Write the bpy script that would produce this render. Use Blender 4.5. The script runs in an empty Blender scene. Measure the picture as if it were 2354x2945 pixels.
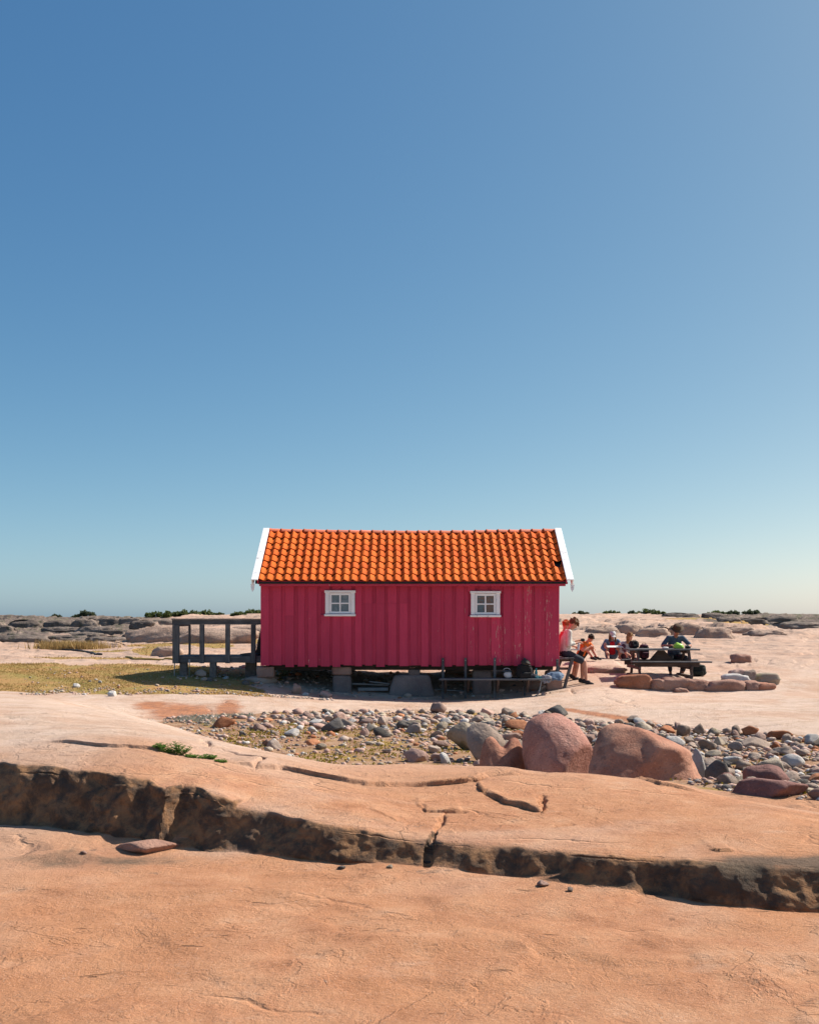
import bpy, math, random
import numpy as np
from mathutils import Vector, Matrix, Euler

# ------------------------------------------------------------------ camera, sky, sun, exposure
scene = bpy.context.scene
EXPOSURE = 0.55
EYE, FPX, CX, HY = 1.9, 3000.0, 1177.0, 1775.0      # eye height (m), focal length / centre / horizon in photo pixels
cam_d = bpy.data.cameras.new('camera')
cam = bpy.data.objects.new('camera', cam_d)
scene.collection.objects.link(cam)
cam.location = (0, 0, EYE)
cam.rotation_euler = (math.radians(90), 0, 0)
cam_d.sensor_fit = 'HORIZONTAL'
cam_d.sensor_width = 36.0
cam_d.lens = FPX / 2354.0 * 36.0
cam_d.shift_y = (HY - 1472.5) / 2354.0
cam_d.clip_start = 0.05
cam_d.clip_end = 12000
scene.camera = cam

SUN = Vector((0.66, 0.30, 0.71)).normalized()
world = bpy.data.worlds.new('World')
scene.world = world
world.use_nodes = True
wn = world.node_tree.nodes
wl = world.node_tree.links
bg = wn['Background']
sky = wn.new('ShaderNodeTexSky')
sky.sky_type = 'NISHITA'
sky.sun_disc = False
sky.sun_elevation = math.asin(SUN.z)
sky.sun_rotation = math.atan2(SUN.x, SUN.y)
sky.air_density = 0.5
sky.dust_density = 1.0
sky.ozone_density = 1.0
# one colour response for the whole sky, as the photograph was graded: each channel a power of the physical sky
ssep = wn.new('ShaderNodeSeparateColor'); scom = wn.new('ShaderNodeCombineColor')
wl.new(sky.outputs['Color'], ssep.inputs[0])
for i, (k, g) in enumerate(((1.58, 1.20), (1.25, 0.86), (0.95, 0.55))):
    m0 = wn.new('ShaderNodeMath'); m0.operation = 'MULTIPLY'; m0.inputs[1].default_value = 0.1
    m1 = wn.new('ShaderNodeMath'); m1.operation = 'POWER'; m1.inputs[1].default_value = g
    m2 = wn.new('ShaderNodeMath'); m2.operation = 'MULTIPLY'; m2.inputs[1].default_value = k * 10 / 2 ** EXPOSURE
    wl.new(ssep.outputs[i], m0.inputs[0]); wl.new(m0.outputs[0], m1.inputs[0]); wl.new(m1.outputs[0], m2.inputs[0]); wl.new(m2.outputs[0], scom.inputs[i])
wl.new(scom.outputs[0], bg.inputs['Color'])
bg.inputs['Strength'].default_value = 0.10
sun_d = bpy.data.lights.new('sun', 'SUN')
sun_d.energy = 5.0
sun_d.angle = math.radians(0.5)
sun_d.color = (1.0, 0.93, 0.83)
sun_o = bpy.data.objects.new('sun', sun_d)
scene.collection.objects.link(sun_o)
sun_o.rotation_euler = SUN.to_track_quat('Z', 'Y').to_euler()
sun_o.location = SUN * 60
vs = scene.view_settings
vs.view_transform = 'Standard'
vs.look = 'None'
vs.exposure = EXPOSURE
vs.gamma = 1.0
vs.use_curve_mapping = False

rng = np.random.default_rng(7)
random.seed(7)
COL = scene.collection

# ------------------------------------------------------------------ helpers
def px(u, v, Y):
    """photo pixel (u, v) at depth Y -> world point"""
    return Vector(((u - CX) / FPX * Y, Y, EYE - (v - HY) / FPX * Y))

def tag(o, label=None, cat=None, group=None, kind=None):
    if label: o['label'] = label
    if cat: o['category'] = cat
    if group: o['group'] = group
    if kind: o['kind'] = kind
    return o

def empty(name, loc, rz=0.0):
    o = bpy.data.objects.new(name, None)
    o.empty_display_size = 0.1
    COL.objects.link(o)
    o.location = loc
    o.rotation_euler = (0, 0, rz)
    return o

def link_mesh(name, me, mat=None, parent=None, loc=None, rot=None, scale=None):
    o = bpy.data.objects.new(name, me)
    COL.objects.link(o)
    if mat is not None and not me.materials:
        me.materials.append(mat)
    if parent is not None: o.parent = parent
    if loc is not None: o.location = loc
    if rot is not None: o.rotation_euler = rot
    if scale is not None: o.scale = scale
    return o

class MB:
    """collects vertices and faces of one mesh"""
    def __init__(s): s.v = []; s.f = []
    def add(s, vs, fs):
        b = len(s.v)
        s.v += [tuple(v) for v in vs]
        s.f += [tuple(i + b for i in f) for f in fs]
        return s
    def box(s, c, size, rot=None, taper=None, bev=0.0, jit=0.0):
        hx, hy, hz = size[0] / 2, size[1] / 2, size[2] / 2
        b = min(bev, hx * .45, hy * .45, hz * .45)
        if b > 0:
            vs = []
            for sz in (-1, 1):
                for (ax, ay, az) in ((hx - b, hy - b, hz), (hx, hy, hz - b)):
                    pass
            # chamfered box: 24 vertices
            ids = {}
            for sx in (-1, 1):
                for sy in (-1, 1):
                    for sz in (-1, 1):
                        ids[(sx, sy, sz, 0)] = len(vs); vs.append([sx * hx, sy * (hy - b), sz * (hz - b)])
                        ids[(sx, sy, sz, 1)] = len(vs); vs.append([sx * (hx - b), sy * hy, sz * (hz - b)])
                        ids[(sx, sy, sz, 2)] = len(vs); vs.append([sx * (hx - b), sy * (hy - b), sz * hz])
            fs = []
            def quad(a, b_, c_, d, n):
                p = [Vector(vs[i]) for i in (a, b_, c_, d)]
                nn = (p[1] - p[0]).cross(p[2] - p[0])
                fs.append((a, b_, c_, d) if nn.dot(Vector(n)) > 0 else (d, c_, b_, a))
            for sg in (-1, 1):
                quad(ids[(sg, -1, -1, 0)], ids[(sg, 1, -1, 0)], ids[(sg, 1, 1, 0)], ids[(sg, -1, 1, 0)], (sg, 0, 0))
                quad(ids[(-1, sg, -1, 1)], ids[(1, sg, -1, 1)], ids[(1, sg, 1, 1)], ids[(-1, sg, 1, 1)], (0, sg, 0))
                quad(ids[(-1, -1, sg, 2)], ids[(1, -1, sg, 2)], ids[(1, 1, sg, 2)], ids[(-1, 1, sg, 2)], (0, 0, sg))
            for a in (-1, 1):
                for c_ in (-1, 1):
                    quad(ids[(a, c_, -1, 0)], ids[(a, c_, 1, 0)], ids[(a, c_, 1, 1)], ids[(a, c_, -1, 1)], (a, c_, 0))
                    quad(ids[(a, -1, c_, 0)], ids[(a, 1, c_, 0)], ids[(a, 1, c_, 2)], ids[(a, -1, c_, 2)], (a, 0, c_))
                    quad(ids[(-1, a, c_, 1)], ids[(1, a, c_, 1)], ids[(1, a, c_, 2)], ids[(-1, a, c_, 2)], (0, a, c_))
            for sx in (-1, 1):
                for sy in (-1, 1):
                    for sz in (-1, 1):
                        t = [ids[(sx, sy, sz, k)] for k in range(3)]
                        p = [Vector(vs[i]) for i in t]
                        nn = (p[1] - p[0]).cross(p[2] - p[0])
                        fs.append(tuple(t) if nn.dot(Vector((sx, sy, sz))) > 0 else tuple(t[::-1]))
        else:
            vs = [[sx * hx, sy * hy, sz * hz] for sx in (-1, 1) for sy in (-1, 1) for sz in (-1, 1)]
            fs = [(0, 1, 3, 2), (4, 6, 7, 5), (0, 4, 5, 1), (2, 3, 7, 6), (0, 2, 6, 4), (1, 5, 7, 3)]
        if taper is not None:
            for v in vs:
                t = (v[2] + hz) / (2 * hz)
                k = 1 + (taper - 1) * t
                v[0] *= k; v[1] *= k
        if jit:
            for v in vs:
                for i in range(3): v[i] += random.uniform(-jit, jit)
        R = Matrix.Identity(3)
        if rot is not None:
            R = Euler(rot).to_matrix() if not isinstance(rot, Matrix) else rot
        c = Vector(c)
        return s.add([R @ Vector(v) + c for v in vs], fs)
    def bar(s, p0, p1, w, h, up=(0, 0, 1), bev=0.0):
        p0, p1 = Vector(p0), Vector(p1)
        d = p1 - p0
        x = d.normalized()
        z = Vector(up); z = (z - x * z.dot(x)).normalized()
        y = z.cross(x)
        return s.box((p0 + p1) / 2, (d.length, w, h), Matrix((x, y, z)).transposed(), bev=bev)
    def tube(s, pts, r, n=8, caps=True):
        pts = [Vector(p) for p in pts]
        rs = r if isinstance(r, (list, tuple)) else [r] * len(pts)
        rings = []
        prev = None
        for i, p in enumerate(pts):
            a = pts[max(i - 1, 0)]; b = pts[min(i + 1, len(pts) - 1)]
            d = (b - a).normalized()
            if prev is None:
                ref = Vector((0, 0, 1)) if abs(d.z) < .9 else Vector((1, 0, 0))
                x = d.cross(ref).normalized()
            else:
                x = (prev - d * prev.dot(d)).normalized()
            prev = x
            y = d.cross(x)
            rings.append([p + (x * math.cos(2 * math.pi * k / n) + y * math.sin(2 * math.pi * k / n)) * rs[i] for k in range(n)])
        vs = [v for rg in rings for v in rg]
        fs = []
        for i in range(len(rings) - 1):
            for k in range(n):
                a = i * n + k; b = i * n + (k + 1) % n
                fs.append((a, b, b + n, a + n))
        if caps:
            fs.append(tuple(range(n - 1, -1, -1)))
            fs.append(tuple(range((len(rings) - 1) * n, len(rings) * n)))
        return s.add(vs, fs)
    def capsule(s, p0, r0, p1, r1, n=10):
        p0, p1 = Vector(p0), Vector(p1)
        d = p1 - p0
        if d.length < 1e-5: d = Vector((0, 0, 1e-4))
        L = d.length; u = d / L
        pts, rs = [], []
        for t in (-.98, -.8, -.5, 0):
            pts.append(p0 + u * (t * r0)); rs.append(r0 * math.sqrt(1 - t * t))
        for t in (0, .5, .8, .98):
            pts.append(p1 + u * (t * r1)); rs.append(r1 * math.sqrt(1 - t * t))
        return s.tube(pts, rs, n)
    def ell(s, c, r, rot=None, n=12, m=8):
        R = Matrix.Identity(3) if rot is None else (Euler(rot).to_matrix() if not isinstance(rot, Matrix) else rot)
        c = Vector(c)
        vs = [c + R @ Vector((0, 0, -r[2]))]
        for j in range(1, m):
            th = math.pi * j / m
            for k in range(n):
                ph = 2 * math.pi * k / n
                vs.append(c + R @ Vector((r[0] * math.sin(th) * math.cos(ph), r[1] * math.sin(th) * math.sin(ph), -r[2] * math.cos(th))))
        vs.append(c + R @ Vector((0, 0, r[2])))
        fs = [(0, 1 + (k + 1) % n, 1 + k) for k in range(n)]
        for j in range(m - 2):
            for k in range(n):
                a = 1 + j * n + k; b = 1 + j * n + (k + 1) % n
                fs.append((a, b, b + n, a + n))
        last = len(vs) - 1; b0 = 1 + (m - 2) * n
        fs += [(b0 + k, b0 + (k + 1) % n, last) for k in range(n)]
        return s.add(vs, fs)
    def mesh(s, name, mat=None, smooth=False):
        me = bpy.data.meshes.new(name)
        me.from_pydata(s.v, [], s.f)
        if mat is not None: me.materials.append(mat)
        if smooth: me.shade_smooth()
        me.update()
        return me
    def build(s, name, mat, parent=None, smooth=False, loc=None, rot=None):
        return link_mesh(name, s.mesh(name, mat, smooth), None, parent, loc, rot)

def np_mesh(name, V, F, mat=None, smooth=True):
    me = bpy.data.meshes.new(name)
    V = np.asarray(V, dtype=np.float32); F = np.asarray(F, dtype=np.int32)
    n, k = F.shape
    me.vertices.add(len(V)); me.vertices.foreach_set('co', V.ravel())
    me.loops.add(n * k); me.loops.foreach_set('vertex_index', F.ravel())
    me.polygons.add(n)
    me.polygons.foreach_set('loop_start', np.arange(0, n * k, k, dtype=np.int32))
    me.polygons.foreach_set('loop_total', np.full(n, k, dtype=np.int32))
    me.update(calc_edges=True)
    if smooth: me.shade_smooth()
    if mat is not None: me.materials.append(mat)
    return me

def remeshed(mb, name, mat, parent=None, voxel=0.014, smooth_it=3, extra=None):
    """closed primitives fused into one continuous skin"""
    o = mb.build(name, None, None)
    m = o.modifiers.new('r', 'REMESH'); m.mode = 'VOXEL'; m.voxel_size = voxel
    if smooth_it:
        k = o.modifiers.new('s', 'SMOOTH'); k.iterations = smooth_it; k.factor = .5
    dg = bpy.context.evaluated_depsgraph_get()
    me = bpy.data.meshes.new_from_object(o.evaluated_get(dg))
    old = o.data
    o.modifiers.clear()
    if extra is not None and extra.v:
        V = np.empty(len(me.vertices) * 3, np.float32); me.vertices.foreach_get('co', V)
        fs = [tuple(p.vertices) for p in me.polygons]
        b = len(me.vertices)
        me2 = bpy.data.meshes.new(name)
        me2.from_pydata([tuple(v) for v in V.reshape(-1, 3)] + extra.v, [], fs + [tuple(i + b for i in f) for f in extra.f])
        bpy.data.meshes.remove(me); me = me2
    o.data = me; me.name = name
    bpy.data.meshes.remove(old)
    me.materials.clear(); me.materials.append(mat)
    me.shade_smooth()
    if parent is not None: o.parent = parent
    return o

# ------------------------------------------------------------------ numpy noise
_perm = np.random.default_rng(3).random(65536).astype(np.float32)
def _h(ix, iy, iz):
    return _perm[((ix * 73856093) ^ (iy * 19349663) ^ (iz * 83492791)) & 65535]
def vnoise2(x, y, seed=0):
    ix = np.floor(x).astype(np.int64); iy = np.floor(y).astype(np.int64)
    fx = x - ix; fy = y - iy
    fx = fx * fx * fx * (fx * (fx * 6 - 15) + 10); fy = fy * fy * fy * (fy * (fy * 6 - 15) + 10)
    a = _h(ix, iy, seed); b = _h(ix + 1, iy, seed); c = _h(ix, iy + 1, seed); d = _h(ix + 1, iy + 1, seed)
    return (a + (b - a) * fx) * (1 - fy) + (c + (d - c) * fx) * fy - .5
def fbm2(x, y, oct=4, seed=0, gain=.5):
    r = 0; a = 1.0; f = 1.0
    for i in range(oct):
        cs, sn = math.cos(.6 * i), math.sin(.6 * i)
        r = r + a * vnoise2((x * cs - y * sn) * f + 17.3 * i, (x * sn + y * cs) * f - 9.1 * i, seed + i); a *= gain; f *= 2.03
    return r
def vnoise3(x, y, z, seed=0):
    ix = np.floor(x).astype(np.int64); iy = np.floor(y).astype(np.int64); iz = np.floor(z).astype(np.int64)
    f = []
    for q, i in ((x, ix), (y, iy), (z, iz)):
        t = q - i; f.append(t * t * (3 - 2 * t))
    r = 0
    for dx in (0, 1):
        for dy in (0, 1):
            for dz in (0, 1):
                w = (f[0] if dx else 1 - f[0]) * (f[1] if dy else 1 - f[1]) * (f[2] if dz else 1 - f[2])
                r = r + w * _h(ix + dx, iy + dy, iz + dz + seed * 131)
    return r - .5
def lnoise3(x, y, z, seed=0):
    """lattice noise joined by flat pieces: broken, angular relief"""
    c, s = math.cos(.7), math.sin(.7)
    x, y, z = x * c - z * s + y * .3, y - x * .25, x * s + z * c
    ix = np.floor(x).astype(np.int64); iy = np.floor(y).astype(np.int64); iz = np.floor(z).astype(np.int64)
    f = [x - ix, y - iy, z - iz]
    r = 0
    for dx in (0, 1):
        for dy in (0, 1):
            for dz in (0, 1):
                w = (f[0] if dx else 1 - f[0]) * (f[1] if dy else 1 - f[1]) * (f[2] if dz else 1 - f[2])
                r = r + w * _h(ix + dx, iy + dy, iz + dz + seed * 131)
    return r - .5
def fbm3(x, y, z, oct=3, seed=0, gain=.5):
    r = 0; a = 1.0; f = 1.0
    for i in range(oct):
        r = r + a * vnoise3(x * f + 5.1 * i, y * f + 11.7 * i, z * f - 3.3 * i, seed + i); a *= gain; f *= 2.07
    return r
def sstep(a, b, x):
    t = np.clip((x - a) / (b - a), 0, 1)
    return t * t * (3 - 2 * t)

# ------------------------------------------------------------------ materials
def new_mat(name):
    m = bpy.data.materials.new(name); m.use_nodes = True
    nt = m.node_tree
    return m, nt.nodes, nt.links, nt.nodes['Principled BSDF']
def N(nodes, t, **kw):
    n = nodes.new(t)
    for k, v in kw.items(): setattr(n, k, v)
    return n
def noise_node(nodes, links, vec, scale, detail=4, rough=.55, dist=0.0):
    n = nodes.new('ShaderNodeTexNoise')
    n.inputs['Scale'].default_value = scale; n.inputs['Detail'].default_value = detail
    n.inputs['Roughness'].default_value = rough; n.inputs['Distortion'].default_value = dist
    links.new(vec, n.inputs['Vector'])
    return n.outputs['Fac']
def ramp(nodes, links, fac, stops):
    r = nodes.new('ShaderNodeValToRGB')
    els = r.color_ramp.elements
    els[0].position = stops[0][0]; els[0].color = (*stops[0][1], 1)
    els[1].position = stops[-1][0]; els[1].color = (*stops[-1][1], 1)
    for p, c in stops[1:-1]:
        e = els.new(p); e.color = (*c, 1)
    links.new(fac, r.inputs['Fac'])
    return r.outputs['Color']
def mix(nodes, links, fac, a, b, mode='MIX'):
    m = nodes.new('ShaderNodeMix'); m.data_type = 'RGBA'; m.blend_type = mode
    for s, v in ((m.inputs['Factor'], fac), (m.inputs['A'], a), (m.inputs['B'], b)):
        if isinstance(v, (int, float)): s.default_value = v
        elif isinstance(v, tuple): s.default_value = (*v, 1)
        else: links.new(v, s)
    return m.outputs['Result']
def mth(nodes, links, op, a, b=None, clamp=False):
    m = nodes.new('ShaderNodeMath'); m.operation = op; m.use_clamp = clamp
    for i, v in enumerate((a, b)):
        if v is None: continue
        if isinstance(v, (int, float)): m.inputs[i].default_value = v
        else: links.new(v, m.inputs[i])
    return m.outputs[0]
def maprange(nodes, links, v, a, b, c=0.0, d=1.0):
    m = nodes.new('ShaderNodeMapRange'); m.interpolation_type = 'SMOOTHSTEP'
    links.new(v, m.inputs['Value'])
    for k, q in (('From Min', a), ('From Max', b), ('To Min', c), ('To Max', d)): m.inputs[k].default_value = q
    return m.outputs['Result']
def bump(nodes, links, bsdf, h, dist, strength=1.0):
    b = nodes.new('ShaderNodeBump')
    b.inputs['Distance'].default_value = dist; b.inputs['Strength'].default_value = strength
    links.new(h, b.inputs['Height']); links.new(b.outputs['Normal'], bsdf.inputs['Normal'])

def simple_mat(name, col, rough=.7, var=.18, scale=8.0, bumpd=0.002, col2=None, objvar=0.0, spec=.3):
    m, n, l, b = new_mat(name)
    tc = n.new('ShaderNodeTexCoord')
    f = noise_node(n, l, tc.outputs['Object'], scale, 5, .6)
    f2 = maprange(n, l, f, .3, .7)
    c2 = col2 if col2 else tuple(max(0, c * (1 - var * 2)) for c in col)
    c = mix(n, l, f2, tuple(min(1, q * (1 + var * .4)) for q in col), c2)
    if objvar:
        oi = n.new('ShaderNodeObjectInfo')
        hsv = n.new('ShaderNodeHueSaturation')
        l.new(c, hsv.inputs['Color'])
        l.new(maprange(n, l, oi.outputs['Random'], 0, 1, 1 - objvar, 1 + objvar), hsv.inputs['Value'])
        c = hsv.outputs['Color']
    l.new(c, b.inputs['Base Color'])
    b.inputs['Roughness'].default_value = rough
    b.inputs['Specular IOR Level'].default_value = spec
    if bumpd: bump(n, l, b, f, bumpd)
    return m

def wood_mat(name, dark, light, axis=0, scale=1.0, rough=.85):
    """weathered timber, grain along the given object axis"""
    m, n, l, b = new_mat(name)
    tc = n.new('ShaderNodeTexCoord'); mp = n.new('ShaderNodeMapping')
    oi = n.new('ShaderNodeObjectInfo')
    sc = [28 * scale] * 3; sc[axis] = 1.6 * scale
    mp.inputs['Scale'].default_value = sc
    l.new(tc.outputs['Object'], mp.inputs['Vector'])
    add = n.new('ShaderNodeVectorMath'); add.operation = 'ADD'
    l.new(mp.outputs['Vector'], add.inputs[0])
    sh = n.new('ShaderNodeCombineXYZ')
    l.new(mth(n, l, 'MULTIPLY', oi.outputs['Random'], 50.0), sh.inputs[0]); l.new(mth(n, l, 'MULTIPLY', oi.outputs['Random'], 31.0), sh.inputs[1])
    l.new(sh.outputs[0], add.inputs[1])
    g = noise_node(n, l, add.outputs[0], 1.0, 6, .65, .3)
    big = noise_node(n, l, tc.outputs['Object'], 3.0, 3, .5)
    c = ramp(n, l, g, [(.25, dark), (.5, tuple((a + b_) / 2 for a, b_ in zip(dark, light))), (.75, light)])
    c = mix(n, l, maprange(n, l, big, .35, .7, 0, .5), c, tuple(q * .6 for q in dark))
    hsv = n.new('ShaderNodeHueSaturation'); l.new(c, hsv.inputs['Color'])
    l.new(maprange(n, l, oi.outputs['Random'], 0, 1, .8, 1.2), hsv.inputs['Value'])
    l.new(hsv.outputs['Color'], b.inputs['Base Color'])
    b.inputs['Roughness'].default_value = rough; b.inputs['Specular IOR Level'].default_value = .2
    bump(n, l, b, g, .003)
    return m

def rock_mat(name, cols, scale=1.0, speck=.35, bumpd=.006, lich=None, objvar=.0):
    m, n, l, b = new_mat(name)
    tc = n.new('ShaderNodeTexCoord'); oi = n.new('ShaderNodeObjectInfo')
    add = n.new('ShaderNodeVectorMath'); add.operation = 'ADD'
    sh = n.new('ShaderNodeCombineXYZ'); l.new(mth(n, l, 'MULTIPLY', oi.outputs['Random'], 40.0), sh.inputs[0])
    l.new(tc.outputs['Object'], add.inputs[0]); l.new(sh.outputs[0], add.inputs[1])
    v = add.outputs[0]
    a = noise_node(n, l, v, 2.2 * scale, 6, .6, .4)
    c = ramp(n, l, a, [(.3, cols[0]), (.5, cols[1]), (.7, cols[2])])
    s = noise_node(n, l, v, 55 * scale, 3, .7)
    c = mix(n, l, maprange(n, l, s, .58, .72, 0, speck), c, tuple(q * .35 for q in cols[0]))
    c = mix(n, l, maprange(n, l, s, .42, .3, 0, speck * .8), c, tuple(min(.75, q * 1.5) for q in cols[2]))
    if lich:
        q = noise_node(n, l, v, 4.5 * scale, 6, .65)
        c = mix(n, l, maprange(n, l, q, .56, .68, 0, .75), c, lich)
    if objvar:
        hsv = n.new('ShaderNodeHueSaturation'); l.new(c, hsv.inputs['Color'])
        l.new(maprange(n, l, oi.outputs['Random'], 0, 1, 1 - objvar, 1 + objvar), hsv.inputs['Value'])
        c = hsv.outputs['Color']
    l.new(c, b.inputs['Base Color'])
    b.inputs['Roughness'].default_value = .88; b.inputs['Specular IOR Level'].default_value = .2
    h = mth(n, l, 'ADD', noise_node(n, l, v, 9 * scale, 8, .7), mth(n, l, 'MULTIPLY', s, .35))
    bump(n, l, b, h, bumpd)
    return m

# ------------------------------------------------------------------ terrain: coastal granite
# cross-sections of the land (depth, height), each along one line of sight from the standpoint
TAB = {
 -900: [(-9,.2),(6,.3),(8.6,.7),(10,.85),(14,.85),(20,.6),(24,.5),(28,.7),(34,.8),(45,1.0),(55,1.2),(75,1.8),(85,1.9),(120,1.4),(400,1.0),(4200,0.5)],
 152: [(-9,.18),(6,.5),(8.2,.74),(9,.82),(10,.84),(12,.78),(16,.60),(19.5,.40),(21.3,.24),(22,.22),(23,.28),(25,.44),(27.5,.62),(32,.66),(40,.72),(45,.88),(55,1.1),(65,1.4),(75,1.75),(80,1.86),(95,1.6),(400,1.0),(4200,.5)],
 420: [(-9,.18),(6,.5),(7.75,.70),(8.5,.78),(10,.79),(12,.69),(14,.54),(15.5,.42),(16.6,.30),(17.4,.06),(18,-.02),(19,.0),(20,.1),(21.4,.25),(22.3,.26),(25,.42),(27.5,.6),(32,.68),(37,.8),(42,.98),(46,1.02),(55,1.25),(65,1.6),(75,1.84),(80,1.9),(95,1.6),(400,1.0),(4200,.5)],
 560: [(-9,.18),(6,.4),(7.6,.56),(8.2,.68),(10,.72),(12,.58),(13,.48),(14,.36),(14.8,.05),(15.5,-.02),(19.2,.02),(20.2,.1),(21.5,.25),(22.5,.25),(25,.38),(27.5,.55),(31,.66),(36,.82),(42,1.05),(48,1.3),(56,1.55),(66,1.85),(80,1.95),(95,1.7),(400,1.0),(4200,.5)],
 700: [(-9,.18),(6,.35),(7.5,.53),(8,.60),(9,.66),(10,.64),(11,.56),(12,.41),(12.8,.1),(14,.0),(18,-.02),(19.6,.0),(20.5,.12),(21.6,.24),(22.5,.22),(24,.2),(25,.3),(27,.5),(30,.66),(36,.86),(45,1.15),(55,1.65),(63,2.0),(80,2.05),(95,1.7),(400,1.0),(4200,.5)],
 960: [(-9,.18),(6,.35),(7.15,.49),(7.8,.52),(9,.52),(10,.48),(11,.33),(11.8,.1),(12.6,.0),(16,-.05),(20.4,-.06),(21.4,.02),(22,.09),(23,.05),(25,.0),(27,.3),(30,.6),(36,.86),(45,1.2),(63,2.0),(80,2.05),(95,1.7),(400,1.0),(4200,.5)],
 1200: [(-9,.18),(6,.33),(7,.42),(8,.45),(9.5,.47),(10.4,.44),(11.2,.3),(12,.06),(13,-.04),(20,-.1),(21.6,-.12),(22.1,-.04),(22.6,.0),(23.5,-.02),(25,-.1),(27,.2),(30,.55),(36,.86),(45,1.2),(63,1.9),(80,2.05),(95,1.7),(400,1.0),(4200,.5)],
 1450: [(-9,.18),(6,.36),(6.7,.42),(8,.46),(9.6,.47),(10.3,.43),(11.2,.2),(12,.0),(14,-.08),(20,-.12),(21.3,-.14),(21.9,-.03),(22.5,.0),(23.5,.0),(25,-.1),(26.5,.05),(28.5,.48),(30,.6),(36,.86),(45,1.2),(63,1.9),(80,2.05),(95,1.7),(400,1.0),(4200,.5)],
 1700: [(-9,.18),(6,.4),(6.6,.44),(8,.46),(9,.48),(9.7,.45),(10.5,.25),(11.3,-.02),(13,-.1),(19.4,-.12),(20.1,-.1),(21,.0),(22.2,.06),(24,.12),(25.7,.25),(27,.36),(28.2,.58),(29.2,.73),(31,.78),(36,.94),(45,1.22),(60,1.75),(70,2.07),(80,2.1),(95,1.7),(400,1.0),(4200,.5)],
 1950: [(-9,.18),(6,.43),(8,.47),(9,.47),(9.6,.36),(10.5,.0),(12,-.12),(18,-.12),(18.6,-.04),(20,.03),(22,.08),(24,.06),(25,.05),(25.5,.12),(25.9,.37),(27,.38),(29,.52),(32,.70),(38,.92),(44,1.12),(52,1.5),(60,1.72),(75,1.96),(80,1.98),(95,1.7),(400,1.0),(4200,.5)],
 2200: [(-9,.18),(6,.42),(7,.49),(8,.47),(8.6,.36),(9.5,.0),(12,-.1),(17.1,-.1),(17.5,-.03),(18.5,.05),(22,.1),(25,.08),(25.5,.2),(26,.37),(27,.40),(29,.5),(32,.7),(38,.95),(45,1.25),(60,1.62),(75,1.9),(80,1.97),(95,1.7),(400,1.0),(4200,.5)],
 2900: [(-9,.18),(4,.3),(6,.45),(7,.4),(8,.1),(9,-.05),(14,-.1),(15.5,-.03),(17,.1),(22,.2),(25,.2),(27,.4),(29,.5),(32,.7),(38,.95),(45,1.25),(60,1.62),(75,1.9),(85,1.95),(120,1.5),(400,1.0),(4200,.5)],
}
UG = np.arange(-1600, 3980, 12.0)
TG = np.linspace(0, 1, 900)
def y2t(Y):      # depth -> 0..1, logarithmic
    return np.log((np.maximum(Y, -9.0) + 12.0) / 3.0) / math.log(4212.0 / 3.0)
def t2y(t):
    return 3.0 * np.exp(t * math.log(4212.0 / 3.0)) - 12.0
# finer raster near: uniform in depth up to 34 m, logarithmic beyond
YG = np.concatenate([np.arange(-9, 34, 0.06), np.geomspace(34, 4200, 420)])
_cols = sorted(TAB)
_prof = np.array([np.interp(YG, [p[0] for p in TAB[c]], [p[1] for p in TAB[c]]) for c in _cols])
ZR = np.empty((len(UG), len(YG)))
for j in range(len(YG)):
    ZR[:, j] = np.interp(UG, _cols, _prof[:, j])
def _blur(a, s, ax):
    r = int(3 * s) + 1
    k = np.exp(-.5 * (np.arange(-r, r + 1) / s) ** 2); k /= k.sum()
    pad = [(0, 0), (0, 0)]; pad[ax] = (r, r)
    p = np.pad(a, pad, mode='edge')
    out = 0
    n = a.shape[ax]
    for i, w in enumerate(k):
        out = out + w * (p[i:i + n] if ax == 0 else p[:, i:i + n])
    return out
ZR = _blur(_blur(ZR, 5.0, 0), 3.0, 1)

def base_z(x, y):
    x = np.asarray(x, float); y = np.asarray(y, float)
    u = np.clip(CX + FPX * x / np.maximum(y, 5.5), UG[0], UG[-1] - .01)
    fu = (u - UG[0]) / 12.0
    iu = np.clip(fu.astype(int), 0, len(UG) - 2); fu = fu - iu
    yc = np.clip(y, -9, 4199)
    j = np.clip(np.searchsorted(YG, yc, side='right') - 1, 0, len(YG) - 2)
    fj = (yc - YG[j]) / (YG[j + 1] - YG[j])
    a = ZR[iu, j] * (1 - fu) + ZR[iu + 1, j] * fu
    b = ZR[iu, j + 1] * (1 - fu) + ZR[iu + 1, j + 1] * fu
    return a * (1 - fj) + b * fj

# front edge of the foreground slab (x, y) and the lower shelf in front of it
_ED = [(152, 8.12), (260, 7.95), (380, 7.75), (425, 7.72), (470, 7.55), (520, 7.68), (560, 7.66), (600, 7.50), (700, 7.42), (830, 7.25), (960, 7.08), (1200, 6.90), (1450, 6.72), (1700, 6.50), (1950, 6.30), (2200, 6.15)]
_EX = np.array([(u - CX) / FPX * y for u, y in _ED]); _EY = np.array([y for u, y in _ED])
_EX = np.concatenate([[-14, -6], _EX, [4, 12]]); _EY = np.concatenate([[10.5, 9.0], _EY, [5.6, 4.5]])
def edge_y(x):
    return np.interp(x, _EX, _EY)
def lower_z(x, y):
    return .245 - .012 * x + .035 * fbm2(x * .9 + 3, y * 1.3, 3, 41) + .05 * sstep(-1.2, -2.6, x) * sstep(7.9, 7.3, y) * 0

def hit(u, v, y0=6.0, y1=90.0):
    """first ground point seen at photo pixel (u, v)"""
    Y = np.concatenate([np.arange(y0, 34, .01), np.arange(34, y1, .05)])
    X = (u - CX) / FPX * Y
    vv = HY + (EYE - base_z(X, Y)) * FPX / Y
    k = np.argmax(vv <= v) if np.any(vv <= v) else len(Y) - 1
    return float(X[k]), float(Y[k])

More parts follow.
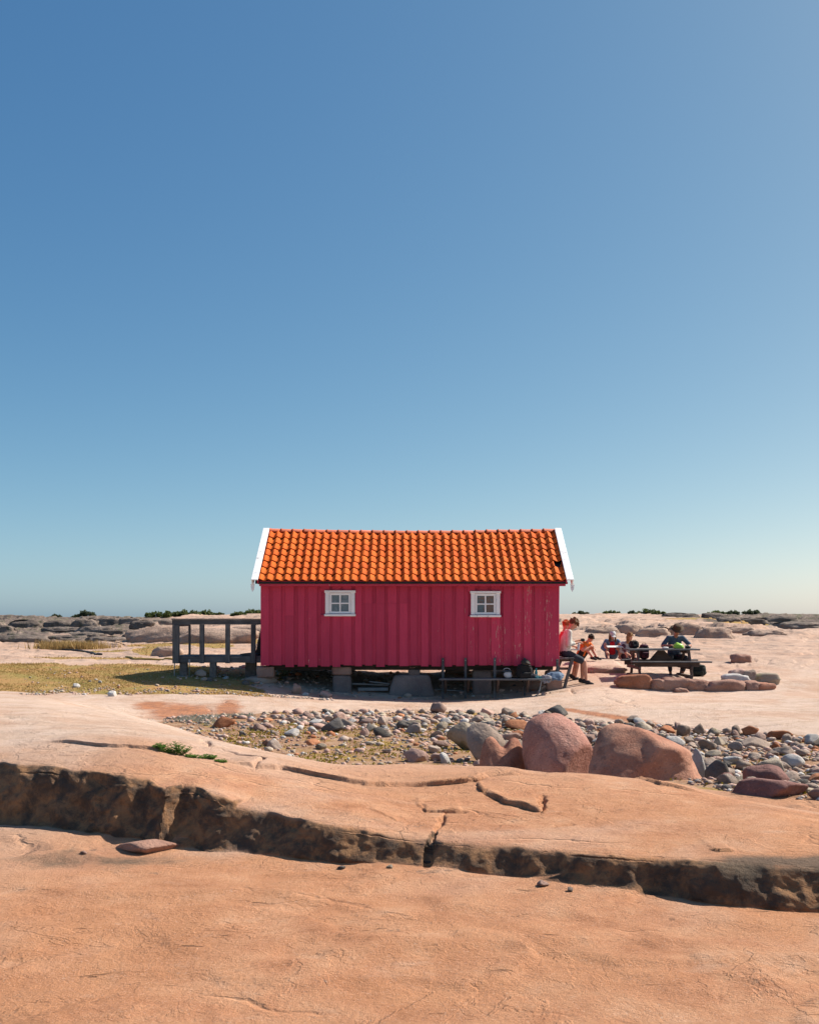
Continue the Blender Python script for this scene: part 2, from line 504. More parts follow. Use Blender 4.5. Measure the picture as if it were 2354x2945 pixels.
def poly(pts, y0=6.0, y1=90.0):
    P = [hit(u, v, y0, y1) for u, v in pts]
    return np.array(P)

# ledges: ground beyond the line stands higher; grooves: open cracks
LEDGES = []
def ledge(pts, h, w=.03, L=.8, y0=6.0, fade=.15, y1=90.0):
    P = poly(pts, y0, y1); P = P[np.argsort(P[:, 0])]
    LEDGES.append((P, h, w, L, fade))
GROOVES = []
def groove(pts, depth, w, y0=6.0, y1=90.0):
    GROOVES.append((poly(pts, y0, y1), depth, max(w, .016)))

ledge([(445, 2262), (480, 2300), (520, 2315), (585, 2318), (672, 2325), (712, 2300), (740, 2280)], .085, .09, .5, 7.4, .28)
ledge([(120, 2139), (311, 2152), (433, 2161), (560, 2180)], .028, .02, .9, 8.0, .2)
ledge([(629, 2198), (733, 2211), (816, 2215), (900, 2232), (1052, 2260), (1265, 2256), (1371, 2246), (1402, 2236), (1560, 2232)], .04, .025, 1.4, 7.6, .3)
ledge([(1371, 2258), (1402, 2290), (1470, 2317), (1554, 2337), (1570, 2336)], .045, .018, .35, 7.2, .03)
ledge([(1190, 2310), (1227, 2336), (1333, 2337)], .022, .015, .25, 7.0, .05)
ledge([(2033, 2442), (2070, 2449), (2124, 2453)], .02, .012, .2, 6.2, .05)
ledge([(1060, 2330), (1150, 2372)], .012, .012, .15, 6.8, .05)
ledge([(1600, 2205), (1790, 2245), (1900, 2262), (2040, 2290)], .03, .03, .6, 7.2, .2)
ledge([(1640, 1812), (1753, 1817), (1796, 1820), (1886, 1828)], .2, .7, 8, 34, 1.0)
ledge([(1900, 1830), (1958, 1826), (2102, 1839)], .45, .8, 9, 34, .5)
ledge([(2040, 1806), (2200, 1822), (2350, 1825)], .25, .9, 8, 45, 1.0)
ledge([(1680, 1935), (1730, 1932), (1800, 1925)], .09, .12, 1.2, 25.5, .2)
groove([(594, 2124), (592, 2136), (598, 2146)], .06, .03)
groove([(618, 2152), (650, 2160), (694, 2174), (730, 2182), (759, 2189), (745, 2200), (733, 2211)], .05, .018)
groove([(1288, 2337), (1272, 2355), (1262, 2378), (1246, 2395), (1240, 2415), (1227, 2434)], .035, .012)
groove([(1561, 2290), (1558, 2315), (1554, 2337)], .04, .014)
groove([(1371, 2258), (1402, 2290), (1470, 2317), (1554, 2337)], .03, .016)
groove([(1371, 2248), (1402, 2236), (1470, 2231), (1560, 2232)], .03, .022)
groove([(1210, 2316), (1227, 2336), (1333, 2338)], .02, .012)
groove([(1600, 2380), (1640, 2374)], .015, .012)
groove([(154, 2375), (240, 2378)], .0, .01)
groove([(1640, 1987), (1690, 1990), (1760, 1986)], .04, .03, 20)
groove([(1640, 1985), (1650, 1996)], .05, .03, 20)
groove([(1740, 2010), (1790, 2024), (1815, 2016)], .04, .03, 20)
groove([(1980, 1880), (2050, 1893)], .06, .05, 27)

def lowpts(pts):
    return np.array([((u - CX) / FPX * (1.66 * FPX / (v - HY)), 1.66 * FPX / (v - HY)) for u, v in pts])
for pts, h, w, L in (([(-200, 2560), (300, 2600), (700, 2590), (1080, 2640), (1300, 2700)], .02, .08, .5), ([(900, 2780), (1400, 2740), (1900, 2790), (2600, 2770)], .03, .10, .5)):
    LEDGES.append((lowpts(pts), h, w, L, .5))
def signed_features(x, y):
    dz = np.zeros_like(x)
    for P, h, w, L, fade in LEDGES:
        x0, x1 = P[0, 0], P[-1, 0]
        y0, y1 = P[:, 1].min() - .6, P[:, 1].max() + 4 * L
        m = (x > x0 - .05) & (x < x1 + .05) & (y > y0) & (y < y1)
        if not m.any(): continue
        xs, ys = x[m], y[m]
        wob = fbm2(xs * min(6, 2.0 / L), ys * 0 + 3.3, 3, 77) * min(.05, fade * .4) * (1 if L < 3 else 14)
        s = ys - np.interp(xs, P[:, 0], P[:, 1]) + wob
        e = sstep(x0, x0 + fade, xs) * sstep(x1, x1 - fade, xs)
        dz[m] += h * e * sstep(-w * .2, w, s) * np.exp(-np.maximum(s, 0) / L)
    for P, d, w in GROOVES:
        if d == 0: continue
        lo = P.min(0) - 5 * w; hi = P.max(0) + 5 * w
        m = (x > lo[0]) & (x < hi[0]) & (y > lo[1]) & (y < hi[1])
        if not m.any(): continue
        xs = x[m] + .025 * fbm2(x[m] * 7, y[m] * 7, 2, 5); ys = y[m]
        best = np.full(xs.shape, 1e9)
        for a, b in zip(P[:-1], P[1:]):
            d2 = b - a; LL = d2 @ d2 + 1e-9
            t = np.clip(((xs - a[0]) * d2[0] + (ys - a[1]) * d2[1]) / LL, 0, 1)
            # depth is foreshortened, so a crack is measured wider along y
            best = np.minimum(best, np.hypot(xs - a[0] - t * d2[0], (ys - a[1] - t * d2[1]) * .6))
        dz[m] -= d * np.exp(-(best / w) ** 2)
    return dz

HOL_U = [-900, 300, 420, 560, 700, 960, 1200, 1450, 1700, 1950, 2200, 2900]
HOL_A = [17.2, 17.3, 17.0, 14.6, 12.9, 12.0, 12.0, 11.9, 11.2, 10.4, 9.5, 8.6]
HOL_B = [17.2, 17.3, 18.9, 19.6, 19.9, 20.9, 21.8, 21.6, 20.0, 18.5, 17.4, 15.4]
def zones(x, y):
    """hollow, turf, grey rock, rust, dark dirt as 0..1"""
    u = CX + FPX * x / np.maximum(y, 2.0)
    nz = fbm2(x * .8, y * .8, 4, 11)
    a = np.interp(u, HOL_U, HOL_A); b = np.interp(u, HOL_U, HOL_B)
    hol = sstep(a - .15, a + .25, y + nz * .5) * sstep(b + .15, b - .3, y + nz * .7)
    turf = sstep(22.1, 22.7, y + nz * .5) * sstep(28.6, 27.6, y + nz * 1.4) * sstep(-2.9, -3.8, x + nz * 1.2)
    # narrow strip of turf and gravel running under the hut front
    turf = np.maximum(turf, .0)
    # grass pockets between the far slabs
    pk = 0
    for (gu, gv, ru, rv, yy) in ((300, 1872, 80, 3.2, 33), (250, 1893, 190, 3.2, 29.5), (440, 1872, 60, 14, 34), (430, 1855, 70, 6, 38), (600, 1853, 75, 9, 38), (720, 1843, 60, 7, 40), (560, 1885, 80, 5, 30), (200, 1855, 70, 6, 38), (2060, 1786, 130, 5, 62), (2150, 1793, 90, 4, 55)):
        v = HY + (EYE - base_z(x, y)) * FPX / np.maximum(y, 2.0)
        k = ((u - gu) / ru) ** 2 + ((v - gv) / rv) ** 2
        pk = np.maximum(pk, sstep(1.3, .6, k + nz * .9) * (y > 27))
    turf = np.maximum(turf, pk * .95)
    grey = sstep(42, 50, y + nz * 6) * np.maximum(sstep(520, 380, u + nz * 120), sstep(1980, 2120, u + nz * 160) * sstep(50, 58, y + nz * 8))
    rust = 0
    for (ru_, rv_, su, sv) in ((500, 2048, 85, 30), (560, 2052, 70, 26), (655, 2042, 45, 30), (440, 2030, 60, 16)):
        v = HY + (EYE - base_z(x, y)) * FPX / np.maximum(y, 2.0)
        rust = np.maximum(rust, np.exp(-((u - ru_) / su) ** 2 - ((v - rv_) / sv) ** 2) * (y > 17.2) * (y < 22.3))
    # rust streak on the right tongue
    t = np.clip((u - 1560) / 340, 0, 1)
    vv = HY + (EYE - base_z(x, y)) * FPX / np.maximum(y, 2.0)
    cv = 2035 + 52 * t ** 1.2
    rust = np.maximum(rust, np.exp(-((vv - cv) / (4 + 7 * t)) ** 2) * sstep(1540, 1640, u) * sstep(1930, 1860, u) * (y > 17))
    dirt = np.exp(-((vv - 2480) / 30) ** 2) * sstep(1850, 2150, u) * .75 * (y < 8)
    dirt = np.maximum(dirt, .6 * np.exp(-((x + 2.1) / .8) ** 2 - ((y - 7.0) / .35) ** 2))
    dirt = np.maximum(dirt, sstep(1.0, .2, ((u - 1790) / 45) ** 2 + ((vv - 2120) / 30) ** 2) * 0)
    return hol, turf, grey, rust, dirt

def terrain_z(x, y, fine=True):
    x = np.asarray(x, float); y = np.asarray(y, float)
    z = base_z(x, y)
    far = sstep(30, 60, y)
    hol, turf, grey, rust, dirt = zones(x, y)
    soft = (hol * .5 + turf * .7)
    # gentle swells of the ice-worn rock
    z = z + (.035 + .25 * far) * fbm2(x * (.55 - .3 * far), y * (.55 - .3 * far), 3, 1) * sstep(5, 9, y)
    feats = signed_features(x, y)
    z = z + feats * (y > 5)
    # stepped, broken strata far away
    wf = sstep(36, 46, y) * sstep(130, 95, y)
    for (q0, fx, fy, am, sd, wt) in ((.30, .10, .22, .55, 21, 1.0), (.12, .33, .5, .30, 91, .8)):
        t = (z + am * fbm2(x * fx + 7, y * fy, 4, sd, .55)) / q0
        fl_ = np.floor(t); fr = t - fl_
        zs = q0 * (fl_ + sstep(.42, .58, fr)) - q0 * t
        z = z + zs * wf * wt * (.55 + .7 * grey)
    q = fbm2(x * .35 + 31, y * .3, 3, 61, .5) * 2.2
    st = np.floor(q * 2) / 2 + sstep(.42, .58, q * 2 - np.floor(q * 2)) / 2
    z = z + (st - q * .7) * .10 * sstep(25.5, 30, y) * sstep(60, 44, y) * (1 - turf)
    if fine:
        z = z + (.010 * (1 - soft) + .018 * soft) * fbm2(x * 3.1, y * 3.1, 3, 31)
        z = z + .0035 * fbm2(x * 14, y * 14, 2, 51) * sstep(16, 10, y)
    # the foreground slab breaks off in a face above the lower shelf
    ey = edge_y(x) + .10 * fbm2(x * 1.7, y * .6, 3, 71) + .03 * fbm2(x * 7, y * 3, 2, 72)
    wd = .30 - .10 * sstep(-1.4, -.4, x)
    lo = lower_z(x, y) + feats * (y < ey)
    lo = lo + .012 * fbm2(x * 2.6, y * 2.6, 4, 131) + .02 * sstep(.05, .25, fbm2(x * 1.1, y * 1.6, 4, 141)) * (y < ey)
    k = sstep(-wd * .72, wd * .28, y - ey)
    k = k ** .75
    z = np.where(y < 10.5, lo + (np.maximum(z, lo + .05) - lo) * k, z)
    return z

def hit_t(u, v, y0=30.0, y1=100.0):
    """first point of the finished land seen at photo pixel (u, v)"""
    Y = np.arange(y0, y1, .1); X = (u - CX) / FPX * Y
    vv = HY + (EYE - terrain_z(X, Y, False)) * FPX / Y
    k = int(np.argmax(vv <= v)) if np.any(vv <= v) else int(np.argmin(vv))
    return float(X[k]), float(Y[k])
def crest(u):
    Y = np.arange(45, 100, .2); X = (u - CX) / FPX * Y
    z = terrain_z(X, Y, False); k = int(np.argmin(HY + (EYE - z) * FPX / Y))
    return float(X[k]), float(Y[k]), float(z[k])
def gz(x, y):
    return float(terrain_z(np.array([x]), np.array([y]))[0])

# grid: rows cluster where the face is, columns fan out with distance
def _seg(n, a, b, geo=False):
    t = np.linspace(0, 1, n, endpoint=False)
    return (a, b, t, geo)
acol = np.concatenate([np.linspace(-1.7, -.44, 46, endpoint=False), np.linspace(-.44, .44, 790), np.linspace(.44, 1.7, 47)[1:]])
nc = len(acol)
Cc = 2.0
rowsY = []
def yfun(a, Y):  return a * (Y + Cc)
def add_rows(n, fa, fb, geo=False):
    t = np.linspace(0, 1, n, endpoint=False)
    for q in t:
        if geo: rowsY.append(np.exp(np.log(fa) * (1 - q) + np.log(fb) * q))
        else: rowsY.append(fa * (1 - q) + fb * q)
# front edge depth for each column (x depends on y: two fixed-point steps)
ef = np.full(nc, 7.2)
for _ in range(6): ef = edge_y(acol * (ef + Cc))
ef = np.clip(ef, 4.6, 9.5)
one = np.ones(nc)
add_rows(24, -1.5 * one, 3.0 * one)
add_rows(95, 3.0 * one, ef - .32)
add_rows(120, ef - .32, ef + .18)
add_rows(360, ef + .18, 12.6 * one, True)
add_rows(170, 12.6 * one, 31 * one, True)
add_rows(250, 31 * one, 95 * one, True)
add_rows(36, 95 * one, 4150 * one, True)
Yg = np.array(rowsY + [4150 * one])
nr = len(Yg)
Xg = acol[None, :] * (Yg + Cc)
Zg = terrain_z(Xg.ravel(), Yg.ravel()).reshape(nr, nc)
P = np.stack([Xg, Yg, Zg], -1)
def grid_normals(P):
    du = np.gradient(P, axis=1); dv = np.gradient(P, axis=0)
    n = np.cross(du, dv)
    return n / (np.linalg.norm(n, axis=-1, keepdims=True) + 1e-12)
Nn = grid_normals(P)
steep = sstep(.90, .45, Nn[..., 2])
near = (Yg < 11)
m = near & (steep > .02)
pm = P[m]
d = fbm3(pm[:, 0] * 4.5, pm[:, 1] * 4.5, pm[:, 2] * 5.5, 4, 9, .55)
r2 = 1 - 2 * np.abs(fbm3(pm[:, 0] * 9, pm[:, 1] * 9, pm[:, 2] * 12, 3, 19, .6))
lz = lnoise3(pm[:, 0] * 3.2, pm[:, 1] * 3.2, pm[:, 2] * 4.0, 7) + .5 * lnoise3(pm[:, 0] * 7.5, pm[:, 1] * 7.5, pm[:, 2] * 9.0, 8) + .22 * lnoise3(pm[:, 0] * 19, pm[:, 1] * 19, pm[:, 2] * 23, 9)
P[m] += Nn[m] * (steep[m] * (.035 * d + .010 * (r2 - .6) + .11 * lz))[:, None]
idx = np.arange(nr * nc).reshape(nr, nc)
F = np.stack([idx[:-1, :-1], idx[:-1, 1:], idx[1:, 1:], idx[1:, :-1]], -1).reshape(-1, 4)

def terrain_material():
    m, n, l, b = new_mat('granite_ground')
    geo = n.new('ShaderNodeNewGeometry'); pos = geo.outputs['Position']
    at = n.new('ShaderNodeAttribute'); at.attribute_name = 'zone'
    at2 = n.new('ShaderNodeAttribute'); at2.attribute_name = 'zone2'
    sep = n.new('ShaderNodeSeparateColor'); l.new(at.outputs['Color'], sep.inputs[0])
    sep2 = n.new('ShaderNodeSeparateColor'); l.new(at2.outputs['Color'], sep2.inputs[0])
    hol, turf, grey = sep.outputs[0], sep.outputs[1], sep.outputs[2]
    rust, dirt, face = sep2.outputs[0], sep2.outputs[1], sep2.outputs[2]
    big = noise_node(n, l, pos, .55, 6, .6, .3)
    mid = noise_node(n, l, pos, 3.1, 8, .65, .2)
    fine = noise_node(n, l, pos, 30, 6, .75)
    grain = noise_node(n, l, pos, 85, 4, .8)
    # ice-worn pink granite
    rock = ramp(n, l, mid, [(.28, (.36, .155, .075)), (.44, (.48, .225, .118)), (.58, (.54, .275, .15)), (.78, (.59, .355, .23))])
    rock = mix(n, l, maprange(n, l, big, .40, .62), rock, (.50, .285, .165), 'MIX') if False else rock
    warm = mix(n, l, maprange(n, l, big, .42, .62, 0, .6), rock, (.50, .235, .115))
    # pinker and paler with distance from the shore slab
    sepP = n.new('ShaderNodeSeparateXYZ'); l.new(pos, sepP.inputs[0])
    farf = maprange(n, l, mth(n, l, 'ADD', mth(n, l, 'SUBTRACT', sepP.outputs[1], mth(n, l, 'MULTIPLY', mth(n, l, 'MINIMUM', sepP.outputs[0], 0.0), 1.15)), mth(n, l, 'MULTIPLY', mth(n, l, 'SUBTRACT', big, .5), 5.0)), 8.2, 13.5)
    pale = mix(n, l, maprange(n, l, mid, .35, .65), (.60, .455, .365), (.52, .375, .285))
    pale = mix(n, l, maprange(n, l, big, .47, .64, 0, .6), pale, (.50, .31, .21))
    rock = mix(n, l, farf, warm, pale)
    tone = noise_node(n, l, pos, .33, 5, .55, .5)
    rock = mix(n, l, maprange(n, l, tone, .54, .68, 0, .35), rock, (.42, .20, .10))
    rock = mix(n, l, maprange(n, l, tone, .46, .34, 0, .45), rock, (.60, .43, .33))
    # foliation: faint streaks running across the slab, and small dark gouges
    mpS = n.new('ShaderNodeMapping'); mpS.inputs['Scale'].default_value = (1.6, 3.4, 3.0); mpS.inputs['Rotation'].default_value = (0, 0, .22); l.new(pos, mpS.inputs['Vector'])
    stre = noise_node(n, l, mpS.outputs[0], 1.0, 8, .68, .6)
    rock = mix(n, l, mth(n, l, 'MULTIPLY', maprange(n, l, stre, .50, .72, 0, .38), maprange(n, l, big, .36, .58)), rock, (.30, .155, .09))
    rock = mix(n, l, maprange(n, l, stre, .42, .28, 0, .22), rock, (.60, .44, .34))
    mpG = n.new('ShaderNodeMapping'); mpG.inputs['Scale'].default_value = (3.2, 15.0, 6.0); mpG.inputs['Rotation'].default_value = (0, 0, -.18); l.new(pos, mpG.inputs['Vector'])
    gou = noise_node(n, l, mpG.outputs[0], 1.0, 3, .6, .9)
    gmask = mth(n, l, 'MULTIPLY', maprange(n, l, gou, .675, .72), maprange(n, l, big, .42, .52))
    rock = mix(n, l, mth(n, l, 'MULTIPLY', gmask, .75), rock, (.13, .065, .035))
    # grain of feldspar, quartz and mica
    rock = mix(n, l, maprange(n, l, grain, .57, .70, 0, .48), rock, (.10, .07, .055))
    rock = mix(n, l, maprange(n, l, fine, .57, .68, 0, .38), rock, (.16, .10, .07))
    rock = mix(n, l, maprange(n, l, grain, .44, .32, 0, .5), rock, (.68, .52, .42))
    # thin dark lichen and seep stains
    li = noise_node(n, l, pos, 1.7, 9, .72, .5)
    rock = mix(n, l, maprange(n, l, li, .60, .72, 0, .55), rock, (.14, .095, .07))
    lp = noise_node(n, l, pos, 4.3, 7, .78, .2)
    lq = noise_node(n, l, pos, .9, 4, .6)
    rock = mix(n, l, mth(n, l, 'MULTIPLY', maprange(n, l, lp, .60, .66, 0, .60), maprange(n, l, lq, .46, .60)), rock, (.15, .115, .09))
    rock = mix(n, l, mth(n, l, 'MULTIPLY', maprange(n, l, lp, .36, .31, 0, .55), maprange(n, l, lq, .55, .42)), rock, (.62, .50, .41))
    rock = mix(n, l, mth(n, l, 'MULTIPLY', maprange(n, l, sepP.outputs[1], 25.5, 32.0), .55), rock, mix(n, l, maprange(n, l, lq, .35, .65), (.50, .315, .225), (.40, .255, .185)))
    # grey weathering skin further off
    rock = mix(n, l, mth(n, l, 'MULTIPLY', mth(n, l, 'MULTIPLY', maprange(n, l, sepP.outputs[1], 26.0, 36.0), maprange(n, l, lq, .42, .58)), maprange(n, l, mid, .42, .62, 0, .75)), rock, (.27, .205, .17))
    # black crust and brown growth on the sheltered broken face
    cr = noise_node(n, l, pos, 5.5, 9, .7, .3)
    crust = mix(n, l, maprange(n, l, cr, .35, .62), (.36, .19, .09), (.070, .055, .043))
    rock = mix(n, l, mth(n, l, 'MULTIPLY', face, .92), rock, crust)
    # grey rock with lichen far off
    gr = ramp(n, l, mid, [(.3, (.075, .06, .052)), (.5, (.165, .125, .105)), (.7, (.29, .22, .18))])
    gr = mix(n, l, maprange(n, l, li, .5, .6, 0, .7), gr, (.09, .10, .05))
    rock = mix(n, l, grey, rock, gr)
    # rust seeps
    rs = mix(n, l, maprange(n, l, cr, .38, .62), (.46, .165, .06), (.26, .09, .04))
    rock = mix(n, l, mth(n, l, 'MULTIPLY', maprange(n, l, mth(n, l, 'ADD', rust, mth(n, l, 'MULTIPLY', mth(n, l, 'SUBTRACT', mid, .5), .9)), .15, .80), .80), rock, rs)
    # dark soil caught on the rock
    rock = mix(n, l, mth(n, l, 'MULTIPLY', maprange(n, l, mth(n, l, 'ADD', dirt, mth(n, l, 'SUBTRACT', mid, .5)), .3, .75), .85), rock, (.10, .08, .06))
    # soil and moss of the hollow
    soil = ramp(n, l, mid, [(.3, (.20, .10, .05)), (.5, (.33, .18, .10)), (.7, (.42, .28, .18))])
    soil = mix(n, l, maprange(n, l, fine, .5, .7, 0, .7), soil, (.42, .36, .30))
    moss = mix(n, l, maprange(n, l, fine, .35, .65), (.19, .13, .02), (.38, .25, .04))
    mm = noise_node(n, l, pos, 1.3, 7, .65, .4)
    soil = mix(n, l, maprange(n, l, mm, .52, .62, 0, .7), soil, moss)
    col = mix(n, l, maprange(n, l, mth(n, l, 'ADD', hol, mth(n, l, 'MULTIPLY', mth(n, l, 'SUBTRACT', mid, .5), .7)), .35, .65), rock, soil)
    # dry turf
    tf = ramp(n, l, mm, [(.30, (.42, .20, .09)), (.45, (.38, .22, .085)), (.58, (.29, .21, .065)), (.7, (.19, .18, .045))])
    tf = mix(n, l, maprange(n, l, fine, .4, .75, 0, .6), tf, (.40, .28, .10))
    tf = mix(n, l, maprange(n, l, grain, .6, .75, 0, .5), tf, (.06, .06, .015))
    col = mix(n, l, maprange(n, l, mth(n, l, 'ADD', turf, mth(n, l, 'MULTIPLY', mth(n, l, 'SUBTRACT', mid, .5), .5)), .35, .6), col, tf)
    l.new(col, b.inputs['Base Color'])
    b.inputs['Roughness'].default_value = .9
    b.inputs['Specular IOR Level'].default_value = .18
    h = mth(n, l, 'ADD', mth(n, l, 'MULTIPLY', noise_node(n, l, pos, 9, 9, .75), .016), mth(n, l, 'ADD', mth(n, l, 'MULTIPLY', fine, .022), mth(n, l, 'MULTIPLY', grain, .008)))
    h = mth(n, l, 'ADD', h, mth(n, l, 'MULTIPLY', mth(n, l, 'MULTIPLY', cr, face), .05))
    # fine broken fractures running with the rock
    mp = n.new('ShaderNodeMapping'); mp.inputs['Scale'].default_value = (.55, 1.5, 1.0); mp.inputs['Rotation'].default_value = (0, 0, .35)
    l.new(pos, mp.inputs['Vector'])
    vo = n.new('ShaderNodeTexVoronoi'); vo.feature = 'DISTANCE_TO_EDGE'; vo.inputs['Scale'].default_value = .55
    wv = n.new('ShaderNodeVectorMath'); wv.operation = 'ADD'; l.new(mp.outputs[0], wv.inputs[0])
    nv = n.new('ShaderNodeTexNoise'); nv.inputs['Scale'].default_value = 1.4; nv.inputs['Detail'].default_value = 6; l.new(pos, nv.inputs['Vector']); l.new(nv.outputs['Color'], wv.inputs[1])
    l.new(wv.outputs[0], vo.inputs['Vector'])
    ck = maprange(n, l, vo.outputs['Distance'], .0, .022, 1, 0)
    brk = maprange(n, l, noise_node(n, l, pos, .8, 4, .6), .50, .60)
    ck = mth(n, l, 'MULTIPLY', ck, brk)
    h = mth(n, l, 'SUBTRACT', h, mth(n, l, 'MULTIPLY', ck, .02))
    h = mth(n, l, 'SUBTRACT', h, mth(n, l, 'MULTIPLY', gmask, .012))
    h = mth(n, l, 'ADD', h, mth(n, l, 'MULTIPLY', stre, .008))
    # shallow flake scars: thin crisp steps where sheets of rock have spalled off
    spm = maprange(n, l, noise_node(n, l, pos, .7, 3, .5), .40, .56)
    for sc_, th_, hh_ in ((1.1, .56, .010), (1.9, .60, .008), (2.6, .42, .006), (4.2, .58, .005)):
        fs_ = noise_node(n, l, pos, sc_, 7, .58, .7)
        h = mth(n, l, 'ADD', h, mth(n, l, 'MULTIPLY', mth(n, l, 'MULTIPLY', maprange(n, l, fs_, th_, th_ + .012), spm), hh_))
    bump(n, l, b, h, 1.0, .9)
    return m
M_ground = terrain_material()
me = np_mesh('ground', P.reshape(-1, 3), F, M_ground)
xr, yr = P[..., 0].ravel(), P[..., 1].ravel()
hol, turf, grey, rust, dirt = zones(xr, yr)
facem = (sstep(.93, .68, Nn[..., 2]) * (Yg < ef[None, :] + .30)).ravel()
def color_attr(me, name, cols):
    a = me.attributes.new(name, 'FLOAT_COLOR', 'POINT')
    c = np.ones((len(me.vertices), 4), np.float32)
    for i, q in enumerate(cols): c[:, i] = np.broadcast_to(q, c.shape[0])
    a.data.foreach_set('color', c.ravel())
color_attr(me, 'zone', (hol, turf, grey))
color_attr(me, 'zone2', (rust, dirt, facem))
ground = link_mesh('ground', me)
tag(ground, 'smooth pink granite shore rock with hollow and dry turf', kind='structure')

# ------------------------------------------------------------------ shared materials
def red_paint(name, peel_edge=False):
    m, n, l, b = new_mat(name)
    geo = n.new('ShaderNodeNewGeometry'); pos = geo.outputs['Position']
    oi = n.new('ShaderNodeObjectInfo')
    sp = n.new('ShaderNodeSeparateXYZ'); l.new(pos, sp.inputs[0])
    mp = n.new('ShaderNodeMapping'); mp.inputs['Scale'].default_value = (30, 30, 1.3); l.new(pos, mp.inputs['Vector'])
    g = noise_node(n, l, mp.outputs[0], 1.0, 6, .65, .25)
    big = noise_node(n, l, pos, 1.3, 4, .6)
    c = mix(n, l, maprange(n, l, g, .3, .7), (.57, .047, .105), (.49, .039, .088))
    c = mix(n, l, maprange(n, l, big, .35, .7, 0, .5), c, (.60, .056, .118))
    hsv = n.new('ShaderNodeHueSaturation'); l.new(c, hsv.inputs['Color'])
    l.new(maprange(n, l, oi.outputs['Random'], 0, 1, .90, 1.08), hsv.inputs['Value']); c = hsv.outputs['Color']
    # flaking, worst towards the exposed right-hand corner
    mp2 = n.new('ShaderNodeMapping'); mp2.inputs['Scale'].default_value = (34, 34, 5.5); l.new(pos, mp2.inputs['Vector'])
    fl = noise_node(n, l, mp2.outputs[0], 1.0, 5, .7, .2)
    mp3 = n.new('ShaderNodeMapping'); mp3.inputs['Scale'].default_value = (5.0, 5.0, .8); l.new(pos, mp3.inputs['Vector'])
    pa = noise_node(n, l, mp3.outputs[0], 1.0, 2, .5)
    wx = maprange(n, l, sp.outputs[0], .5, 3.5, .0, .105)
    low = mth(n, l, 'ADD', fl, mth(n, l, 'ADD', wx, mth(n, l, 'MULTIPLY', mth(n, l, 'SUBTRACT', pa, .5), .38)))
    if peel_edge:
        mp4 = n.new('ShaderNodeMapping'); mp4.inputs['Scale'].default_value = (9, 9, 20); l.new(pos, mp4.inputs['Vector'])
        low = mth(n, l, 'ADD', noise_node(n, l, mp4.outputs[0], 1.0, 5, .7), .10)
    pk = maprange(n, l, low, .718, .752)
    c = mix(n, l, mth(n, l, 'MULTIPLY', pk, .9), c, mix(n, l, g, (.62, .42, .36), (.50, .26, .22)))
    l.new(c, b.inputs['Base Color']); b.inputs['Roughness'].default_value = .62
    b.inputs['Specular IOR Level'].default_value = .25
    bump(n, l, b, mth(n, l, 'SUBTRACT', g, mth(n, l, 'MULTIPLY', pk, .4)), .003)
    return m
M_red = red_paint('red_paint')
M_redpeel = red_paint('red_paint_flaking', True)

def white_paint(name, wear=.62):
    m, n, l, b = new_mat(name)
    geo = n.new('ShaderNodeNewGeometry'); pos = geo.outputs['Position']
    a = noise_node(n, l, pos, 7, 7, .7, .2); c0 = noise_node(n, l, pos, 40, 5, .7)
    c = mix(n, l, maprange(n, l, a, .35, .65), (.92, .91, .90), (.87, .86, .85))
    c = mix(n, l, maprange(n, l, mth(n, l, 'ADD', mth(n, l, 'MULTIPLY', a, .6), mth(n, l, 'MULTIPLY', c0, .5)), wear, wear + .05, 0, .85), c, (.22, .17, .14))
    l.new(c, b.inputs['Base Color']); b.inputs['Roughness'].default_value = .6
    bump(n, l, b, c0, .002)
    return m
M_white = white_paint('white_paint', .665)
M_barge = white_paint('white_paint_worn', .625)

def tile_mat():
    m, n, l, b = new_mat('clay_tile')
    tc = n.new('ShaderNodeTexCoord'); oi = n.new('ShaderNodeObjectInfo')
    geo = n.new('ShaderNodeNewGeometry'); pos = geo.outputs['Position']
    a = noise_node(n, l, pos, 9, 6, .65, .2); s = noise_node(n, l, pos, 60, 4, .7)
    base = ramp(n, l, oi.outputs['Random'], [(.0, (.60, .095, .012)), (.35, (.69, .13, .014)), (.7, (.71, .145, .017)), (1.0, (.64, .11, .015))])
    c = mix(n, l, maprange(n, l, a, .45, .70, 0, .5), base, (.50, .10, .02))
    c = mix(n, l, maprange(n, l, s, .60, .75, 0, .5), c, (.20, .075, .03))
    li = noise_node(n, l, pos, 4.2, 8, .7, .3)
    c = mix(n, l, maprange(n, l, li, .62, .70, 0, .5), c, (.26, .15, .05))
    l.new(c, b.inputs['Base Color']); b.inputs['Roughness'].default_value = .8; b.inputs['Specular IOR Level'].default_value = .15
    bump(n, l, b, mth(n, l, 'ADD', a, mth(n, l, 'MULTIPLY', s, .4)), .004)
    return m
M_tile = tile_mat()
M_ridge = simple_mat('clay_ridge_tile', (.66, .12, .035), .7, .2, 12, .003, objvar=.15)
M_greywood = wood_mat('weathered_grey_wood_long', (.062, .064, .070), (.20, .20, .20), 0)
M_greywood_z = wood_mat('weathered_grey_wood_upright', (.062, .064, .070), (.20, .20, .20), 2)
M_brownwood = wood_mat('brown_stained_wood', (.065, .047, .040), (.19, .145, .12), 0)
M_brownwood_z = wood_mat('brown_stained_wood_upright', (.075, .052, .045), (.19, .14, .12), 2)
M_dark = simple_mat('dark_underlay', (.03, .04, .045), .8, .3, 3, 0)
M_darktimber = wood_mat('dark_floor_timber', (.02, .016, .014), (.06, .05, .042), 0)
M_pier = rock_mat('grey_granite_pier', ((.13, .11, .105), (.20, .17, .16), (.27, .235, .22)), .7, .4, .02)
M_pinkpier = rock_mat('pink_granite_pier', ((.20, .12, .10), (.30, .19, .155), (.38, .26, .21)), .7, .4, .02)
M_metal = simple_mat('galvanised_metal', (.35, .36, .37), .45, .15, 20, .0005)
